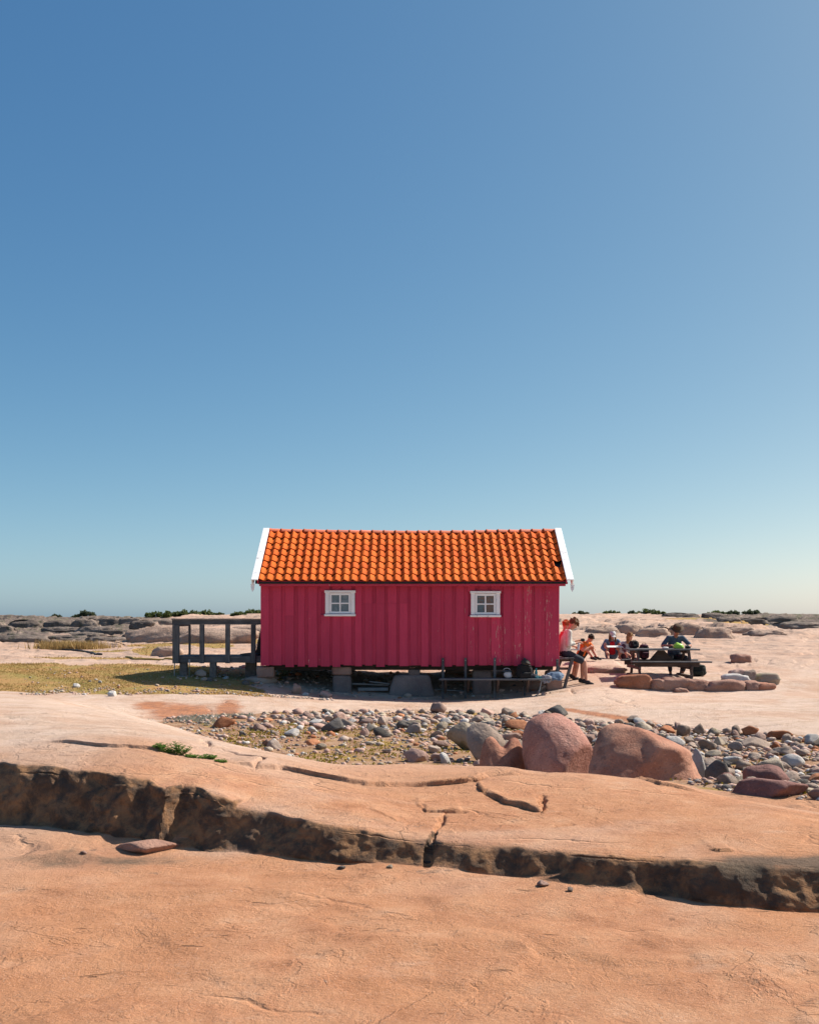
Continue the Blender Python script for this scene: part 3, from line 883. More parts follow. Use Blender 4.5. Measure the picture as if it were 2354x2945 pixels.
M_metal.node_tree.nodes['Principled BSDF'].inputs['Metallic'].default_value = .7

# ------------------------------------------------------------------ the red hut
HX0, HX1, HY0, HY1 = -3.60, 3.625, 25.30, 28.70
WB, WT = .72, 2.775
RIDGE_Y, RIDGE_Z, EAVE_Y, EAVE_Z = 27.0, 4.10, 25.0, 2.75
hut = empty('red_hut', (0, 27.0, .7))
tag(hut, 'red boarded hut with orange pantile roof raised on stone piers', 'hut')
HUT0 = Vector((0, 27.0, .7))
def hp(mb, name, mat, parent=None, smooth=False):
    """build a part given in world coordinates under the hut"""
    mb.v = [tuple(Vector(v) - HUT0) for v in mb.v]
    return mb.build(name, mat, parent or hut, smooth)

slope = math.atan2(RIDGE_Z - EAVE_Z, RIDGE_Y - EAVE_Y)
SL = math.hypot(RIDGE_Z - EAVE_Z, RIDGE_Y - EAVE_Y)
def gable(x, t):
    """closed pentagon plate for a gable end"""
    mb = MB()
    zt = EAVE_Z - .06 + (HY0 - EAVE_Y) * math.tan(slope)
    zp = RIDGE_Z - .10
    prof = [(HY0 + .02, WB), (HY1 - .02, WB), (HY1 - .02, zt), (RIDGE_Y, zp), (HY0 + .02, zt)]
    vs = [(x, y, z) for y, z in prof] + [(x + t, y, z) for y, z in prof]
    fs = [tuple(range(5)), tuple(range(9, 4, -1))] + [(i, i + 5, (i + 1) % 5 + 5, (i + 1) % 5) for i in range(5)]
    return mb.add(vs, fs)
front = hp(MB().box(((HX0 + HX1) / 2, HY0 + .055, (WB + WT) / 2 + .01), (HX1 - HX0 - .12, .05, WT - WB - .04)), 'front_wall', M_red)
hp(gable(HX0 + .02, .05), 'gable_wall', M_red)
hp(gable(HX1 - .07, .05), 'gable_wall', M_red)
hp(MB().box(((HX0 + HX1) / 2, HY1 - .05, (WB + WT) / 2), (HX1 - HX0 - .2, .04, WT - WB)), 'rear_wall', M_red)
fl = hp(MB().box(((HX0 + HX1) / 2, 27.0, WB + .0), (HX1 - HX0 - .22, HY1 - HY0 - .2, .06)), 'floor', M_darktimber)
for k in range(5):
    y = HY0 + .25 + k * (HY1 - HY0 - .5) / 4
    hp(MB().box(((HX0 + HX1) / 2, y, WB - .07), (HX1 - HX0 - .24, .10, .09)), 'joist', M_darktimber, fl)

WINS = [((933 - CX) / 118.6, (1022.5 - CX) / 118.6, EYE - (1772.5 - HY) / 118.6, EYE - (1698 - HY) / 118.6),
        ((1351 - CX) / 118.6, (1439 - CX) / 118.6, EYE - (1775 - HY) / 118.6, EYE - (1700 - HY) / 118.6)]
def board(x0, x1, yf, th, z0, z1, seed, wob=.006):
    """one vertical plank with slightly wavy sawn edges"""
    n = 12
    zs = np.linspace(z0, z1, n)
    a = x0 + wob * fbm2(zs * 1.6 + seed * 3.1, zs * 0 + seed, 3, 5) * 2
    b = x1 + wob * fbm2(zs * 1.6 + seed * 7.7, zs * 0 + seed + 50, 3, 6) * 2
    c = .004
    vs = []; fs = []
    for i in range(n):
        vs += [(a[i], yf + th, zs[i]), (a[i], yf + c, zs[i]), (a[i] + c, yf, zs[i]), (b[i] - c, yf, zs[i]), (b[i], yf + c, zs[i]), (b[i], yf + th, zs[i])]
    for i in range(n - 1):
        for k in range(6):
            q = (k + 1) % 6
            fs.append((i * 6 + q, i * 6 + k, i * 6 + 6 + k, i * 6 + 6 + q))
    fs.append(tuple(range(0, 6))); fs.append(tuple(range(n * 6 - 1, n * 6 - 7, -1)))
    return MB().add(vs, fs)
rb = random.Random(5)
x = HX0
proud = []
while x < HX1 - .05:
    w = rb.uniform(.165, .225); g = rb.uniform(.065, .095)
    if x + w + g > HX1 - .12: w = HX1 - x
    proud.append((x, min(x + w, HX1), g)); x += w + g
def wall_piece(x0, x1, yf, th, z0, z1, seed):
    hit_w = [w for w in WINS if x0 < w[1] - .03 and x1 > w[0] + .03]
    segs = [(z0, z1)]
    for w in hit_w:
        segs = [(z0, w[2] + .03), (w[3] - .03, z1)]
    if not hit_w and 1040 - 5 < CX + 118.6 * (x0 + x1) / 2 < 1172:
        zj = 2.237
        segs = [(z0, zj - .003), (zj + .003, z1)]
    elif not hit_w and rb.random() < .12:
        zj = rb.uniform(1.9, 2.1); segs = [(z0, zj - .002), (zj + .002, z1)]
    for k, (a, b) in enumerate(segs):
        hp(board(x0, x1, yf + rb.uniform(-.003, .003), th, a, b, seed + k * 13), 'board', M_red, front)
for i, (a, b, g) in enumerate(proud):
    wall_piece(a, b, HY0 - .028, .026, WB + rb.uniform(-.03, .012), WT, i * 2.0)
    if i < len(proud) - 1:
        wall_piece(b - .018, b + g + .018, HY0 + .004, .024, WB + rb.uniform(.0, .03), WT, i * 2.0 + 1)

def pane_mat(name, ca, cb, thr):
    m, n, l, b = new_mat(name)
    geo = n.new('ShaderNodeNewGeometry'); pos = geo.outputs['Position']
    a = noise_node(n, l, pos, 5, 4, .6, .8); d = noise_node(n, l, pos, 26, 4, .6)
    c = mix(n, l, maprange(n, l, a, thr, thr + .06), ca, cb)
    c = mix(n, l, maprange(n, l, d, .55, .75, 0, .35), c, (.42, .43, .43))
    l.new(c, b.inputs['Base Color']); b.inputs['Roughness'].default_value = .08; b.inputs['Specular IOR Level'].default_value = .6
    b.inputs['Alpha'].default_value = .78
    return m
M_glass = [pane_mat('dusty_glass_sky_reflection', (.17, .215, .235), (.24, .29, .31), .52), pane_mat('dusty_glass_brown_reflection', (.13, .17, .19), (.20, .115, .08), .47)]  # blue-grey sky and brown reflections painted into the dusty pane colours
M_curtain = simple_mat('faded_curtain', (.40, .41, .40), .9, .2, 6, 0)
for wi, (x0, x1, z0, z1) in enumerate(WINS):
    yf = HY0 - .060
    sd = .096
    W = hp(MB().box(((x0 + x1) / 2, HY0 + .018, (z0 + z1) / 2), (x1 - x0 - .16, .008, z1 - z0 - .14)), 'window', M_curtain)
    hp(MB().box((x0 + .02 + sd / 2, yf + .015, (z0 + z1) / 2 + .005), (sd, .034, z1 - z0 - .115), bev=.004), 'casing', M_white, W)
    hp(MB().box((x1 - .02 - sd / 2, yf + .015, (z0 + z1) / 2 + .005), (sd, .034, z1 - z0 - .115), bev=.004), 'casing', M_white, W)
    hp(MB().box(((x0 + x1) / 2, yf + .008, z1 - .03), (x1 - x0, .052, .058), bev=.005), 'head_casing', M_white, W)
    hp(MB().box(((x0 + x1) / 2, yf - .006, z0 + .028), (x1 - x0 + .004, .085, .05), rot=(.10, 0, 0), bev=.006), 'sill', M_white, W)
    a0, a1 = x0 + .02 + sd + .005, x1 - .02 - sd - .005
    b0, b1 = z0 + .066, z1 - .066
    fw = .050
    ys = yf + .034
    for (cx, cz, sx, sz) in (((a0 + a1) / 2, b1 - fw / 2, a1 - a0, fw), ((a0 + a1) / 2, b0 + fw / 2, a1 - a0, fw),
                             (a0 + fw / 2, (b0 + b1) / 2, fw, b1 - b0 - 2 * fw), (a1 - fw / 2, (b0 + b1) / 2, fw, b1 - b0 - 2 * fw)):
        hp(MB().box((cx, ys, cz), (sx, .03, sz), bev=.003), 'sash_frame', M_white, W)
    mx, mz = (a0 + a1) / 2, (b0 + b1) / 2
    hp(MB().box((mx, ys + .002, mz), (.036, .024, b1 - b0 - 2 * fw - .002), bev=.003), 'glazing_bar', M_white, W)
    for sg in (-1, 1):
        cx = (mx + sg * .018 + (a0 + fw if sg < 0 else a1 - fw)) / 2
        wd = abs((mx + sg * .018) - (a0 + fw if sg < 0 else a1 - fw))
        hp(MB().box((cx, ys + .002, mz), (wd - .002, .022, .032), bev=.003), 'glazing_bar', M_white, W)
        for sz in (-1, 1):
            hz = (b1 - b0) / 2 - fw - .016
            hp(MB().box((cx, ys + .012, mz + sz * (.016 + hz / 2)), (wd, .004, hz)), 'pane', M_glass[wi], W)

# roof: slabs, then every pantile
def slab(y0, z0, y1, z1, th):
    mb = MB()
    x0, x1 = HX0 - .10, HX1 + .16
    vs = [(x0, y0, z0), (x1, y0, z0), (x1, y1, z1), (x0, y1, z1)]
    vs += [(a, b, c - th) for a, b, c in vs]
    return mb.add(vs, [(0, 1, 2, 3), (7, 6, 5, 4), (0, 4, 5, 1), (1, 5, 6, 2), (2, 6, 7, 3), (3, 7, 4, 0)])
roof = hp(slab(EAVE_Y + .04, EAVE_Z, RIDGE_Y, RIDGE_Z - .03, .05), 'roof', M_dark)
hp(slab(29.0, EAVE_Z, RIDGE_Y + .01, RIDGE_Z - .03, .05), 'rear_roof', M_ridge)
NCOL, NROW = 36, 8
TW = (3.735 + 3.595) / NCOL
GAUGE = (SL - .06) / NROW
A_T, TH = .048, .015
def tile_mesh():
    n = 12; vs = []; fs = []
    ts = np.linspace(-.04, 1.10, n)
    def prof(t):
        t = t % 1.0
        q = t / .60 * .5 if t < .60 else .5 + (t - .60) / .40 * .5
        return A_T * (.5 + .5 * math.cos(2 * math.pi * q)) ** 1.1
    L = GAUGE + .055
    rows = [(0.0, .030), (.012, .033), (L * .5, .016), (L, .002)]
    for (s, nn) in rows:
        for t in ts: vs.append((t * TW, s, nn + prof(t) + TH))
    k = len(vs)
    for (s, nn) in rows:
        for t in ts: vs.append((t * TW, s, nn + prof(t)))
    for r in range(3):
        for c in range(n - 1):
            a = r * n + c
            fs.append((a, a + 1, a + n + 1, a + n)); fs.append((k + a + n, k + a + n + 1, k + a + 1, k + a))
    for c in range(n - 1):
        fs.append((k + c, k + c + 1, c + 1, c))
        a = 3 * n + c; fs.append((a, a + 1, k + a + 1, k + a))
    for r in range(3):
        a = r * n; fs.append((k + a, a, a + n, k + a + n))
        a = r * n + n - 1; fs.append((a, k + a, k + a + n, a + n))
    mb = MB().add(vs, fs)
    return mb.mesh('tile', M_tile, True)
TILE = tile_mesh()
rt = random.Random(11)
def sag(xx): return -.055 * (1 - (xx / 3.7) ** 2)
for r in range(NROW):
    for c in range(NCOL):
        if c == NCOL - 1 and r == 2: continue
        s = r * GAUGE - .035 + rt.uniform(-.006, .006)
        xx = -3.595 + c * TW + rt.uniform(-.004, .004) + .012 * math.sin(c * .5 + r * .3)
        y = EAVE_Y + s * math.cos(slope); z = EAVE_Z + s * math.sin(slope) + .012 + sag(xx) * (.35 + .65 * r / 7)
        o = link_mesh('tile', TILE, None, roof)
        o.location = Vector((xx, y, z + rt.uniform(-.002, .003))) - HUT0
        o.rotation_euler = (slope + rt.uniform(-.012, .012), rt.uniform(-.012, .012), rt.uniform(-.010, .010))
# broken strip left by the missing tile
o = hp(MB().box((0, 0, 0), (.03, .30, .014)), 'broken_tile', M_tile, roof)
o.location = Vector((3.735, EAVE_Y + (2.55 * GAUGE) * math.cos(slope), EAVE_Z + 2.55 * GAUGE * math.sin(slope) + .06)) - HUT0
o.data = o.data.copy()
for v in o.data.vertices: v.co += HUT0
o.rotation_euler = (slope, .3, -.12)

def ridge_mesh():
    vs = []; fs = []
    L = .30
    secs = [(0, .098), (.035, .100), (.045, .088), (L + .03, .080)]
    n = 10
    for inner in (0, 1):
        for (xx, r) in secs:
            for k in range(n + 1):
                a = math.pi * (k / n) * 1.06 - .03 * math.pi
                rr = r - .014 * inner
                vs.append((xx, rr * math.cos(a) * 1.05, rr * math.sin(a)))
    k0 = len(secs) * (n + 1)
    for i in range(len(secs) - 1):
        for k in range(n):
            a = i * (n + 1) + k
            fs.append((a, a + n + 1, a + n + 2, a + 1)); fs.append((k0 + a + 1, k0 + a + n + 2, k0 + a + n + 1, k0 + a))
    for i in (0, len(secs) - 1):
        for k in range(n):
            a = i * (n + 1) + k
            f = (a, a + 1, k0 + a + 1, k0 + a); fs.append(f if i == 0 else f[::-1])
    for i in range(len(secs) - 1):
        for k in (0, n):
            a = i * (n + 1) + k; b = a + n + 1
            f = (a, k0 + a, k0 + b, b); fs.append(f if k == 0 else f[::-1])
    return MB().add(vs, fs).mesh('ridge_tile', M_ridge, True)
RM = ridge_mesh()
nrd = 25
for i in range(nrd):
    xx = -3.62 + i * (7.36 / nrd)
    o = link_mesh('ridge_tile', RM, None, roof)
    o.location = Vector((xx, RIDGE_Y, RIDGE_Z + .012 + sag(xx) + rt.uniform(-.006, .006))) - HUT0
    o.rotation_euler = (rt.uniform(-.03, .03), rt.uniform(-.012, .012), rt.uniform(-.012, .012))

def along(x, s, n):
    return Vector((x, EAVE_Y + s * math.cos(slope) - n * math.sin(slope), EAVE_Z + s * math.sin(slope) + n * math.cos(slope)))
UPN = (0, -math.sin(slope), math.cos(slope))
for sx, xa, xb in ((-1, -3.775, -3.615), (1, 3.745, 3.915)):
    hp(MB().bar(along((xa + xb) / 2, -.09, .105), along((xa + xb) / 2, SL + .02, .105), xb - xa, .026, UPN, bev=.004), 'bargeboard_cap', M_barge)
    xo = xa + .018 if sx < 0 else xb - .018
    xi = xb - .012 if sx < 0 else xa + .012
    hp(MB().bar(along(xo, -.07, .0), along(xo, SL - .02, .0), .026, .18, UPN), 'bargeboard', M_barge)
    hp(MB().bar(along(xi, -.04, .03), along(xi, SL - .04, .03), .022, .115, UPN), 'verge_board', M_red)
    # rotten pointed tail below the bargeboard
    t = MB()
    c = along(xo, -.05, -.06)
    t.add([(xo - .045, c.y - .02, c.z + .02), (xo + .05, c.y - .02, c.z + .02), (xo + .035, c.y - .02, c.z - .10), (xo + .0, c.y - .02, c.z - .165), (xo - .03, c.y - .02, c.z - .11),
           (xo - .045, c.y + .015, c.z + .02), (xo + .05, c.y + .015, c.z + .02), (xo + .035, c.y + .015, c.z - .10), (xo + .0, c.y + .015, c.z - .165), (xo - .03, c.y + .015, c.z - .11)],
          [(4, 3, 2, 1, 0), (5, 6, 7, 8, 9), (0, 1, 6, 5), (1, 2, 7, 6), (2, 3, 8, 7), (3, 4, 9, 8), (4, 0, 5, 9)])
    hp(t, 'bargeboard_tail', M_barge)
hp(MB().box((.07, EAVE_Y + .09, EAVE_Z - .055), (7.36, .022, .10), bev=.003), 'fascia', M_red)
hp(MB().box((.02, HY0 - .075, WT - .045), (7.24, .05, .05), bev=.006), 'eaves_moulding', M_redpeel)
hp(MB().box((.07, (EAVE_Y + HY0) / 2 + .02, WT - .012), (7.34, HY0 - EAVE_Y - .06, .016)), 'soffit', M_red)
for xx in (-3.62, 3.70):
    hp(MB().box((xx + (.02 if xx > 0 else 0), EAVE_Y + .14, WT - .055), (.17 if xx > 0 else .06, .10, .05), bev=.006), 'purlin_end', M_redpeel)

# ------------------------------------------------------------------ rocks: unit shapes shared by many stones
def ico(sub):
    import bmesh
    bm = bmesh.new(); bmesh.ops.create_icosphere(bm, subdivisions=sub, radius=1.0)
    V = np.array([v.co[:] for v in bm.verts]); F_ = np.array([[v.index for v in f.verts] for f in bm.faces])
    bm.free(); return V, F_
ICO = {s: ico(s) for s in (1, 2, 3, 4, 5)}
def rock_shape(seed, sub=2, planes=16, sharp=14.0, lo=.72, rough=.05, freq=1.6):
    r = np.random.default_rng(seed)
    V, F_ = ICO[sub]
    n = r.normal(size=(planes, 3)); n /= np.linalg.norm(n, axis=1, keepdims=True)
    o = r.uniform(lo, 1.0, planes)
    d = np.maximum(V @ n.T, 1e-3) / o
    rad = (d ** sharp).sum(1) ** (-1 / sharp)
    rad = np.minimum(rad, 1.35)
    q = V * rad[:, None]
    q = q * (1 + rough * 2 * fbm3(q[:, 0] * freq + seed, q[:, 1] * freq, q[:, 2] * freq, 4, seed % 90))[:, None]
    if sub >= 4:
        q = q * (1 + .022 * fbm3(q[:, 0] * 7 + seed, q[:, 1] * 7, q[:, 2] * 7, 3, seed % 70, .6))[:, None]
    q /= np.abs(q).max(0)
    return q, F_
def rock_obj(name, seed, loc, size, mat, rot=(0, 0, 0), sub=4, planes=14, sharp=16.0, lo=.7, rough=.05, freq=1.6, sink=.0, deform=None):
    q, F_ = rock_shape(seed, sub, planes, sharp, lo, rough, freq)
    q = q * (np.array(size) / 2)
    if deform is not None: q = deform(q)
    me = np_mesh(name, q, F_, mat, True)
    o = link_mesh(name, me, None, None, loc, rot)
    return o
def pier_block(name, u0, u1, v0, v1, Y, depth, mat, label, taper=1.0, seed=1, lean=0.0, bot_to_ground=False):
    """dressed stone: box with chipped edges, given by the photo rectangle it fills at depth Y"""
    a = px(u0, v0, Y); b = px(u1, v1, Y)
    if bot_to_ground: b.z = min(b.z, gz((a.x + b.x) / 2, Y) - .06)
    c = ((a.x + b.x) / 2, Y + depth / 2, (a.z + b.z) / 2)
    size = (b.x - a.x, depth, a.z - b.z)
    q, F_ = rock_shape(seed, 4, 3, 10, 1, 0.0)
    V, F_ = ICO[4]
    # superquadric block with noise
    q = V / (np.abs(V) ** 9).sum(1)[:, None] ** (1 / 9)
    q = q * (1 + .05 * fbm3(V[:, 0] * 2 + seed, V[:, 1] * 2, V[:, 2] * 2, 3, seed % 50))[:, None]
    k = 1 + (taper - 1) * (q[:, 2] + 1) / 2
    q[:, 0] = q[:, 0] * k + lean * q[:, 2]
    q = q * (np.array(size) / 2)
    o = link_mesh(name, np_mesh(name, q, F_, mat, True), None, None, c)
    tag(o, label, 'stone', 'stones carrying the hut')
    return o
pier_block('pier_stone', 953, 1010, 1918, 1942, 25.42, .4, M_pinkpier, 'flat reddish cap stone on the left middle pier under the hut', 1.0, 3)
pier_block('pier_stone', 955, 1009, 1942, 2006, 25.45, .42, M_pier, 'upright grey granite block, left middle pier under the hut', .96, 4, 0, True)
pier_block('pier_stone', 1172, 1207, 1914, 1926, 25.5, .3, M_pinkpier, 'thin pale shim stone right beneath the hut wall on the trapezoid pier', 1.0, 5)
pier_block('pier_stone', 1173, 1208, 1926, 1942, 25.47, .32, M_pier, 'small grey block resting on the broad trapezoid pier stone', 1.0, 6)
pier_block('pier_stone', 1115, 1252, 1941, 2006, 25.42, .5, M_pier, 'broad trapezoid granite stone under the middle of the hut', .76, 7, 0, True)
pier_block('pier_stone', 1359, 1414, 1924, 2018, 25.62, .45, M_pier, 'tall square granite pier behind the low bench', 1.0, 8, 0, True)
pier_block('pier_stone', 737, 786, 1917, 1950, 25.35, .45, M_pinkpier, 'pinkish wedge stone under the left corner of the hut', 1.08, 9, -.02)
pier_block('pier_stone', 1569, 1618, 1930, 1990, 25.55, .45, M_pinkpier, 'reddish corner stone under the right end of the hut', .95, 10, 0, True)
pier_block('pier_stone', 960, 1020, 1890, 1960, 28.3, .4, M_pier, 'dark stone pier under the rear of the hut, left', 1.0, 12, 0, True)
pier_block('pier_stone', 1280, 1350, 1890, 1960, 28.3, .4, M_pier, 'dark stone pier under the rear of the hut, right', 1.0, 13, 0, True)
# planks lying under the hut
def plank(u0, v0, u1, v1, Y, w, th, mat, label, dY=0.0):
    a = px(u0, v0, Y); b = px(u1, v1, Y + dY)
    o = MB().bar(a, b, w, th, (0, 0, 1), .003).build('plank', mat)
    return tag(o, label, 'plank', 'planks lying under the hut')
M_paleplank = wood_mat('pale_grey_plank', (.16, .16, .16), (.30, .30, .29), 0)
plank(1012, 1966, 1118, 1970, 25.9, .2, .035, M_paleplank, 'topmost wide grey plank of the stack under the hut')
plank(1062, 1960, 1122, 1967, 25.75, .09, .03, M_paleplank, 'short pale plank lying askew on the plank stack')
plank(1030, 1982, 1116, 1982, 25.75, .25, .075, M_paleplank, 'thick lower plank of the stack beside the trapezoid stone')
plank(1250, 1982, 1360, 1990, 26.1, .12, .03, M_paleplank, 'long plank under the hut behind the left bench upright')
plank(1526, 2005, 1566, 1972, 25.35, .09, .05, M_paleplank, 'pale metal-grey plank leaning beneath the bench clothes')

# ------------------------------------------------------------------ low bench along the hut front
bench = empty('low_bench', (2.0, 25.1, 0))
tag(bench, 'low dark bench with tall uprights along the hut front', 'bench')
B0 = Vector((2.0, 25.1, 0))
def bp(root, origin, mb, name, mat, smooth=False, parent=None):
    mb.v = [tuple(Vector(v) - origin) for v in mb.v]
    return mb.build(name, mat, parent or root, smooth)
for i, u in enumerate((1273, 1338, 1422, 1508, 1602)):
    top = px(u, 1892 + (4 if i == 4 else 0), 25.2)
    zb = gz(top.x, 25.2) - .05 if i < 4 else px(u, 1935, 25.2).z
    upo = bp(bench, B0, MB().box((top.x, 25.20, (top.z + zb) / 2), (.060, .045, top.z - zb), bev=.006), 'upright', M_greywood_z)
    bp(bench, B0, MB().tube([(top.x, 25.172, top.z - .06), (top.x, 25.182, top.z - .06)], .012, 8), 'bolt', M_metal, parent=upo)
for k in range(3):
    a = px(1262 + 2 * k, 1953, 24.86 + .11 * k); b = px(1584, 1954, 24.86 + .11 * k)
    bp(bench, B0, MB().box(((a.x + b.x) / 2, 24.86 + .11 * k, .415), (b.x - a.x, .10, .042), bev=.006), 'seat_plank', M_greywood)
for u in (1281, 1346, 1431, 1517):
    p = px(u, 1957, 25.1)
    t = MB()
    t.add([(p.x - .03, 24.84, .39), (p.x - .03, 25.17, .39), (p.x - .03, 25.17, .08), (p.x + .02, 24.84, .39), (p.x + .02, 25.17, .39), (p.x + .02, 25.17, .08)],
          [(0, 1, 2), (5, 4, 3), (0, 3, 4, 1), (1, 4, 5, 2), (2, 5, 3, 0)])
    bp(bench, B0, t, 'bracket', M_brownwood_z)

# ------------------------------------------------------------------ deck with railing left of the hut
D0 = Vector((-4.7, 25.9, .4))
deck = empty('wooden_deck', D0)
tag(deck, 'weathered grey deck with open railing at the left gable', 'deck')
def dpart(mb, name, mat, parent=None): return bp(deck, D0, mb, name, mat, False, parent)
S = 117.2
def dx(u): return (u - CX) / S
def dz(v): return EYE - (v - HY) / S
YD = 25.6
DXL, DXR = dx(495.5), HX0 - .02
rail = dpart(MB().box(((DXL + DXR) / 2 + .0, YD - .03, (dz(1782.5) + dz(1796.5)) / 2), (DXR - DXL, .045, dz(1782.5) - dz(1796.5)), bev=.004), 'top_rail', M_greywood)
dpart(MB().box(((DXL + DXR) / 2 - .012, YD + .0, dz(1780.7)), (DXR - DXL + .02, .14, .026), bev=.004), 'rail_cap', M_greywood)
for (ua, ub) in ((497.5, 515.5), (574.5, 587.5), (648.5, 661.3), (722, 735.3)):
    dpart(MB().box((dx((ua + ub) / 2), YD - .012, (dz(1796.5) + dz(1908)) / 2), ((ub - ua) / S, .085 if ua > 500 else .14, dz(1796.8) - dz(1908)), bev=.006), 'post', M_greywood_z)
dpart(MB().box(((DXL + DXR) / 2, YD + .055, dz(1898)), (DXR - DXL - .02, .045, dz(1890) - dz(1907)), bev=.004), 'rim_beam', M_greywood)
for k in range(8):
    dpart(MB().box(((DXL + DXR) / 2 + .02, YD + .10 + k * .135, dz(1888.6)), (DXR - DXL - .06, .125, .03), bev=.004), 'deck_board', M_greywood)
dpart(MB().box((dx(520), 26.62, (dz(1799) + dz(1888)) / 2), (.05, .06, dz(1801) - dz(1890)), bev=.004), 'post', M_greywood_z)
dpart(MB().bar((DXL + .05, YD + .03, dz(1799)), (dx(520), 26.62, dz(1799)), .05, .05), 'side_rail', M_greywood)
dpart(MB().box((DXL + .03, 26.1, dz(1898)), (.045, 1.0, dz(1890) - dz(1907))), 'rim_beam', M_greywood)
M_conc = simple_mat('concrete_post', (.17, .16, .15), .9, .2, 10, .004)
for (ua, ub, y) in ((518, 539, 25.75), (604, 622, 25.72), (706, 738, 26.1)):
    xc = (ua + ub) / 2; X = (xc - CX) / FPX * y
    zb = gz(X, y) - .08
    dpart(MB().box((X, y, (dz(1906) + zb) / 2), ((ub - ua) / S, .16, dz(1906) - zb), bev=.01), 'foundation_block', M_conc)
X = (502 - CX) / FPX * 25.6
dpart(MB().tube([(X, 25.58, dz(1906)), (X, 25.58, gz(X, 25.58) - .05)], .014, 8), 'support_rod', M_metal)
X = (544.5 - CX) / FPX * 25.45
vp = empty('vent_pipe', (X, 25.45, gz(X, 25.45)))
tag(vp, 'thin grey-green pipe with white cap standing before the deck', 'pipe')
zt = px(544, 1907, 25.45).z - gz(X, 25.45)
MB().tube([(0, 0, -.05), (0, 0, zt)], .013, 8).build('pipe', simple_mat('green_pipe', (.12, .17, .14), .5), vp)
MB().tube([(0, 0, zt), (0, 0, zt + .02), (0, 0, zt + .09)], [.016, .022, .022], 10).build('cap', simple_mat('pale_cap', (.45, .46, .47), .5), vp)
# dark sheet and rope leaning at the gable corner
q = MB().add([(-3.85, 26.0, .95), (-3.66, 26.0, .95), (-3.66, 26.0, 1.62), (-3.70, 26.0, 1.62), (-3.85, 26.25, .95), (-3.66, 26.25, .95), (-3.66, 26.25, 1.62), (-3.70, 26.25, 1.62)],
             [(0, 1, 2, 3), (7, 6, 5, 4), (0, 4, 5, 1), (1, 5, 6, 2), (2, 6, 7, 3), (3, 7, 4, 0)])
o = q.build('tarpaulin', simple_mat('black_tarpaulin', (.018, .018, .022), .5, .2, 8, .004))
tag(o, 'dark folded tarpaulin hanging between railing and hut corner', 'tarpaulin')
pts = [px(746 - 12 * math.sin(t * 1.6) * t, 1815 + 55 * t, 25.9) for t in np.linspace(0, 1, 12)]
tag(MB().tube(pts, .008, 6).build('rope', simple_mat('white_rope', (.6, .6, .58), .8)), 'pale rope hanging at the left corner of the hut', 'rope')
o = rock_obj('roll', 77, px(723, 1883, 25.95), (.55, .3, .12), simple_mat('brown_bundle', (.12, .10, .09), .9), sub=3)
tag(o, 'flat brown bundle lying on the deck beside the hut', 'bundle')

# ------------------------------------------------------------------ boulders and loose stones
M_pinkb = rock_mat('pink_granite_boulder', ((.31, .135, .10), (.42, .20, .155), (.52, .30, .24)), .9, .75, .05, (.24, .12, .095))
M_redb = rock_mat('red_brown_boulder', ((.25, .10, .065), (.37, .17, .11), (.47, .25, .17)), .8, .6, .035, (.20, .11, .085))
M_maroon = rock_mat('maroon_boulder', ((.13, .065, .058), (.21, .105, .09), (.30, .165, .14)), .8, .5, .03)
STONE = {
 'grey': rock_mat('grey_stone', ((.215, .155, .12), (.33, .25, .20), (.45, .36, .30)), .55, .35, .03, None, .25),
 'pale': rock_mat('pale_stone', ((.36, .33, .31), (.47, .44, .41), (.56, .53, .50)), .55, .3, .03, None, .15),
 'pink': rock_mat('pink_stone', ((.29, .18, .145), (.41, .27, .22), (.50, .35, .29)), .55, .4, .03, None, .25),
 'rust': rock_mat('rust_stone', ((.27, .10, .05), (.38, .16, .08), (.44, .22, .12)), .55, .4, .03, None, .2),
 'dark': rock_mat('dark_stone', ((.085, .075, .068), (.14, .125, .112), (.21, .19, .175)), .55, .3, .03, None, .25),
 'tan': rock_mat('tan_stone', ((.25, .20, .15), (.36, .295, .225), (.44, .37, .29)), .55, .35, .03, (.20, .17, .08), .2),
}
TAKEN = []          # (x, y, radius) of stones already placed
def big_stone(u0, u1, v0, v1, Y, mat, label, seed, depth=.9, name='boulder', cat='boulder', group=None, deform=None, sub=5, rot=0.0, base=None, **kw):
    a = px(u0, v0, Y); b = px(u1, v1, Y)
    w = b.x - a.x
    x = (a.x + b.x) / 2
    g = gz(x, Y) if base is None else base
    zb = min(b.z, g - .05)
    if base is None and b.z < g: zb = g - .12 * w - .03
    o = rock_obj(name, seed, (x, Y, (a.z + zb) / 2), (w, w * depth, a.z - zb), mat, (0, 0, rot), sub, deform=deform, **kw)
    tag(o, label, cat, group)
    TAKEN.append((x, Y, w * .48))
    return o
def pear(q):
    ext = np.abs(q).max(0)
    d_ = q / ext; d_ = d_ / (np.linalg.norm(d_, axis=1, keepdims=True) + 1e-9)
    e = d_ / ((np.abs(d_) ** 2.35).sum(1)[:, None] ** (1 / 2.35))
    e = e * (1 + .10 * fbm3(d_[:, 0] * 1.3 + 3, d_[:, 1] * 1.3, d_[:, 2] * 1.3, 3, 12) + .03 * fbm3(d_[:, 0] * 6, d_[:, 1] * 6, d_[:, 2] * 6, 3, 13))[:, None]
    e[:, 0] *= 1 - .13 * np.clip(e[:, 2], -1, 1)
    e[:, 0] -= .13 * e[:, 2]
    # broken facet low on the right
    nrm = np.array([.62, -.62, -.48]); k = e @ nrm
    e -= np.clip(k - .80, 0, 1)[:, None] * nrm
    e /= np.abs(e).max(0)
    q = e * ext
    q[:, 1] += .5 * q[:, 2]
    return q
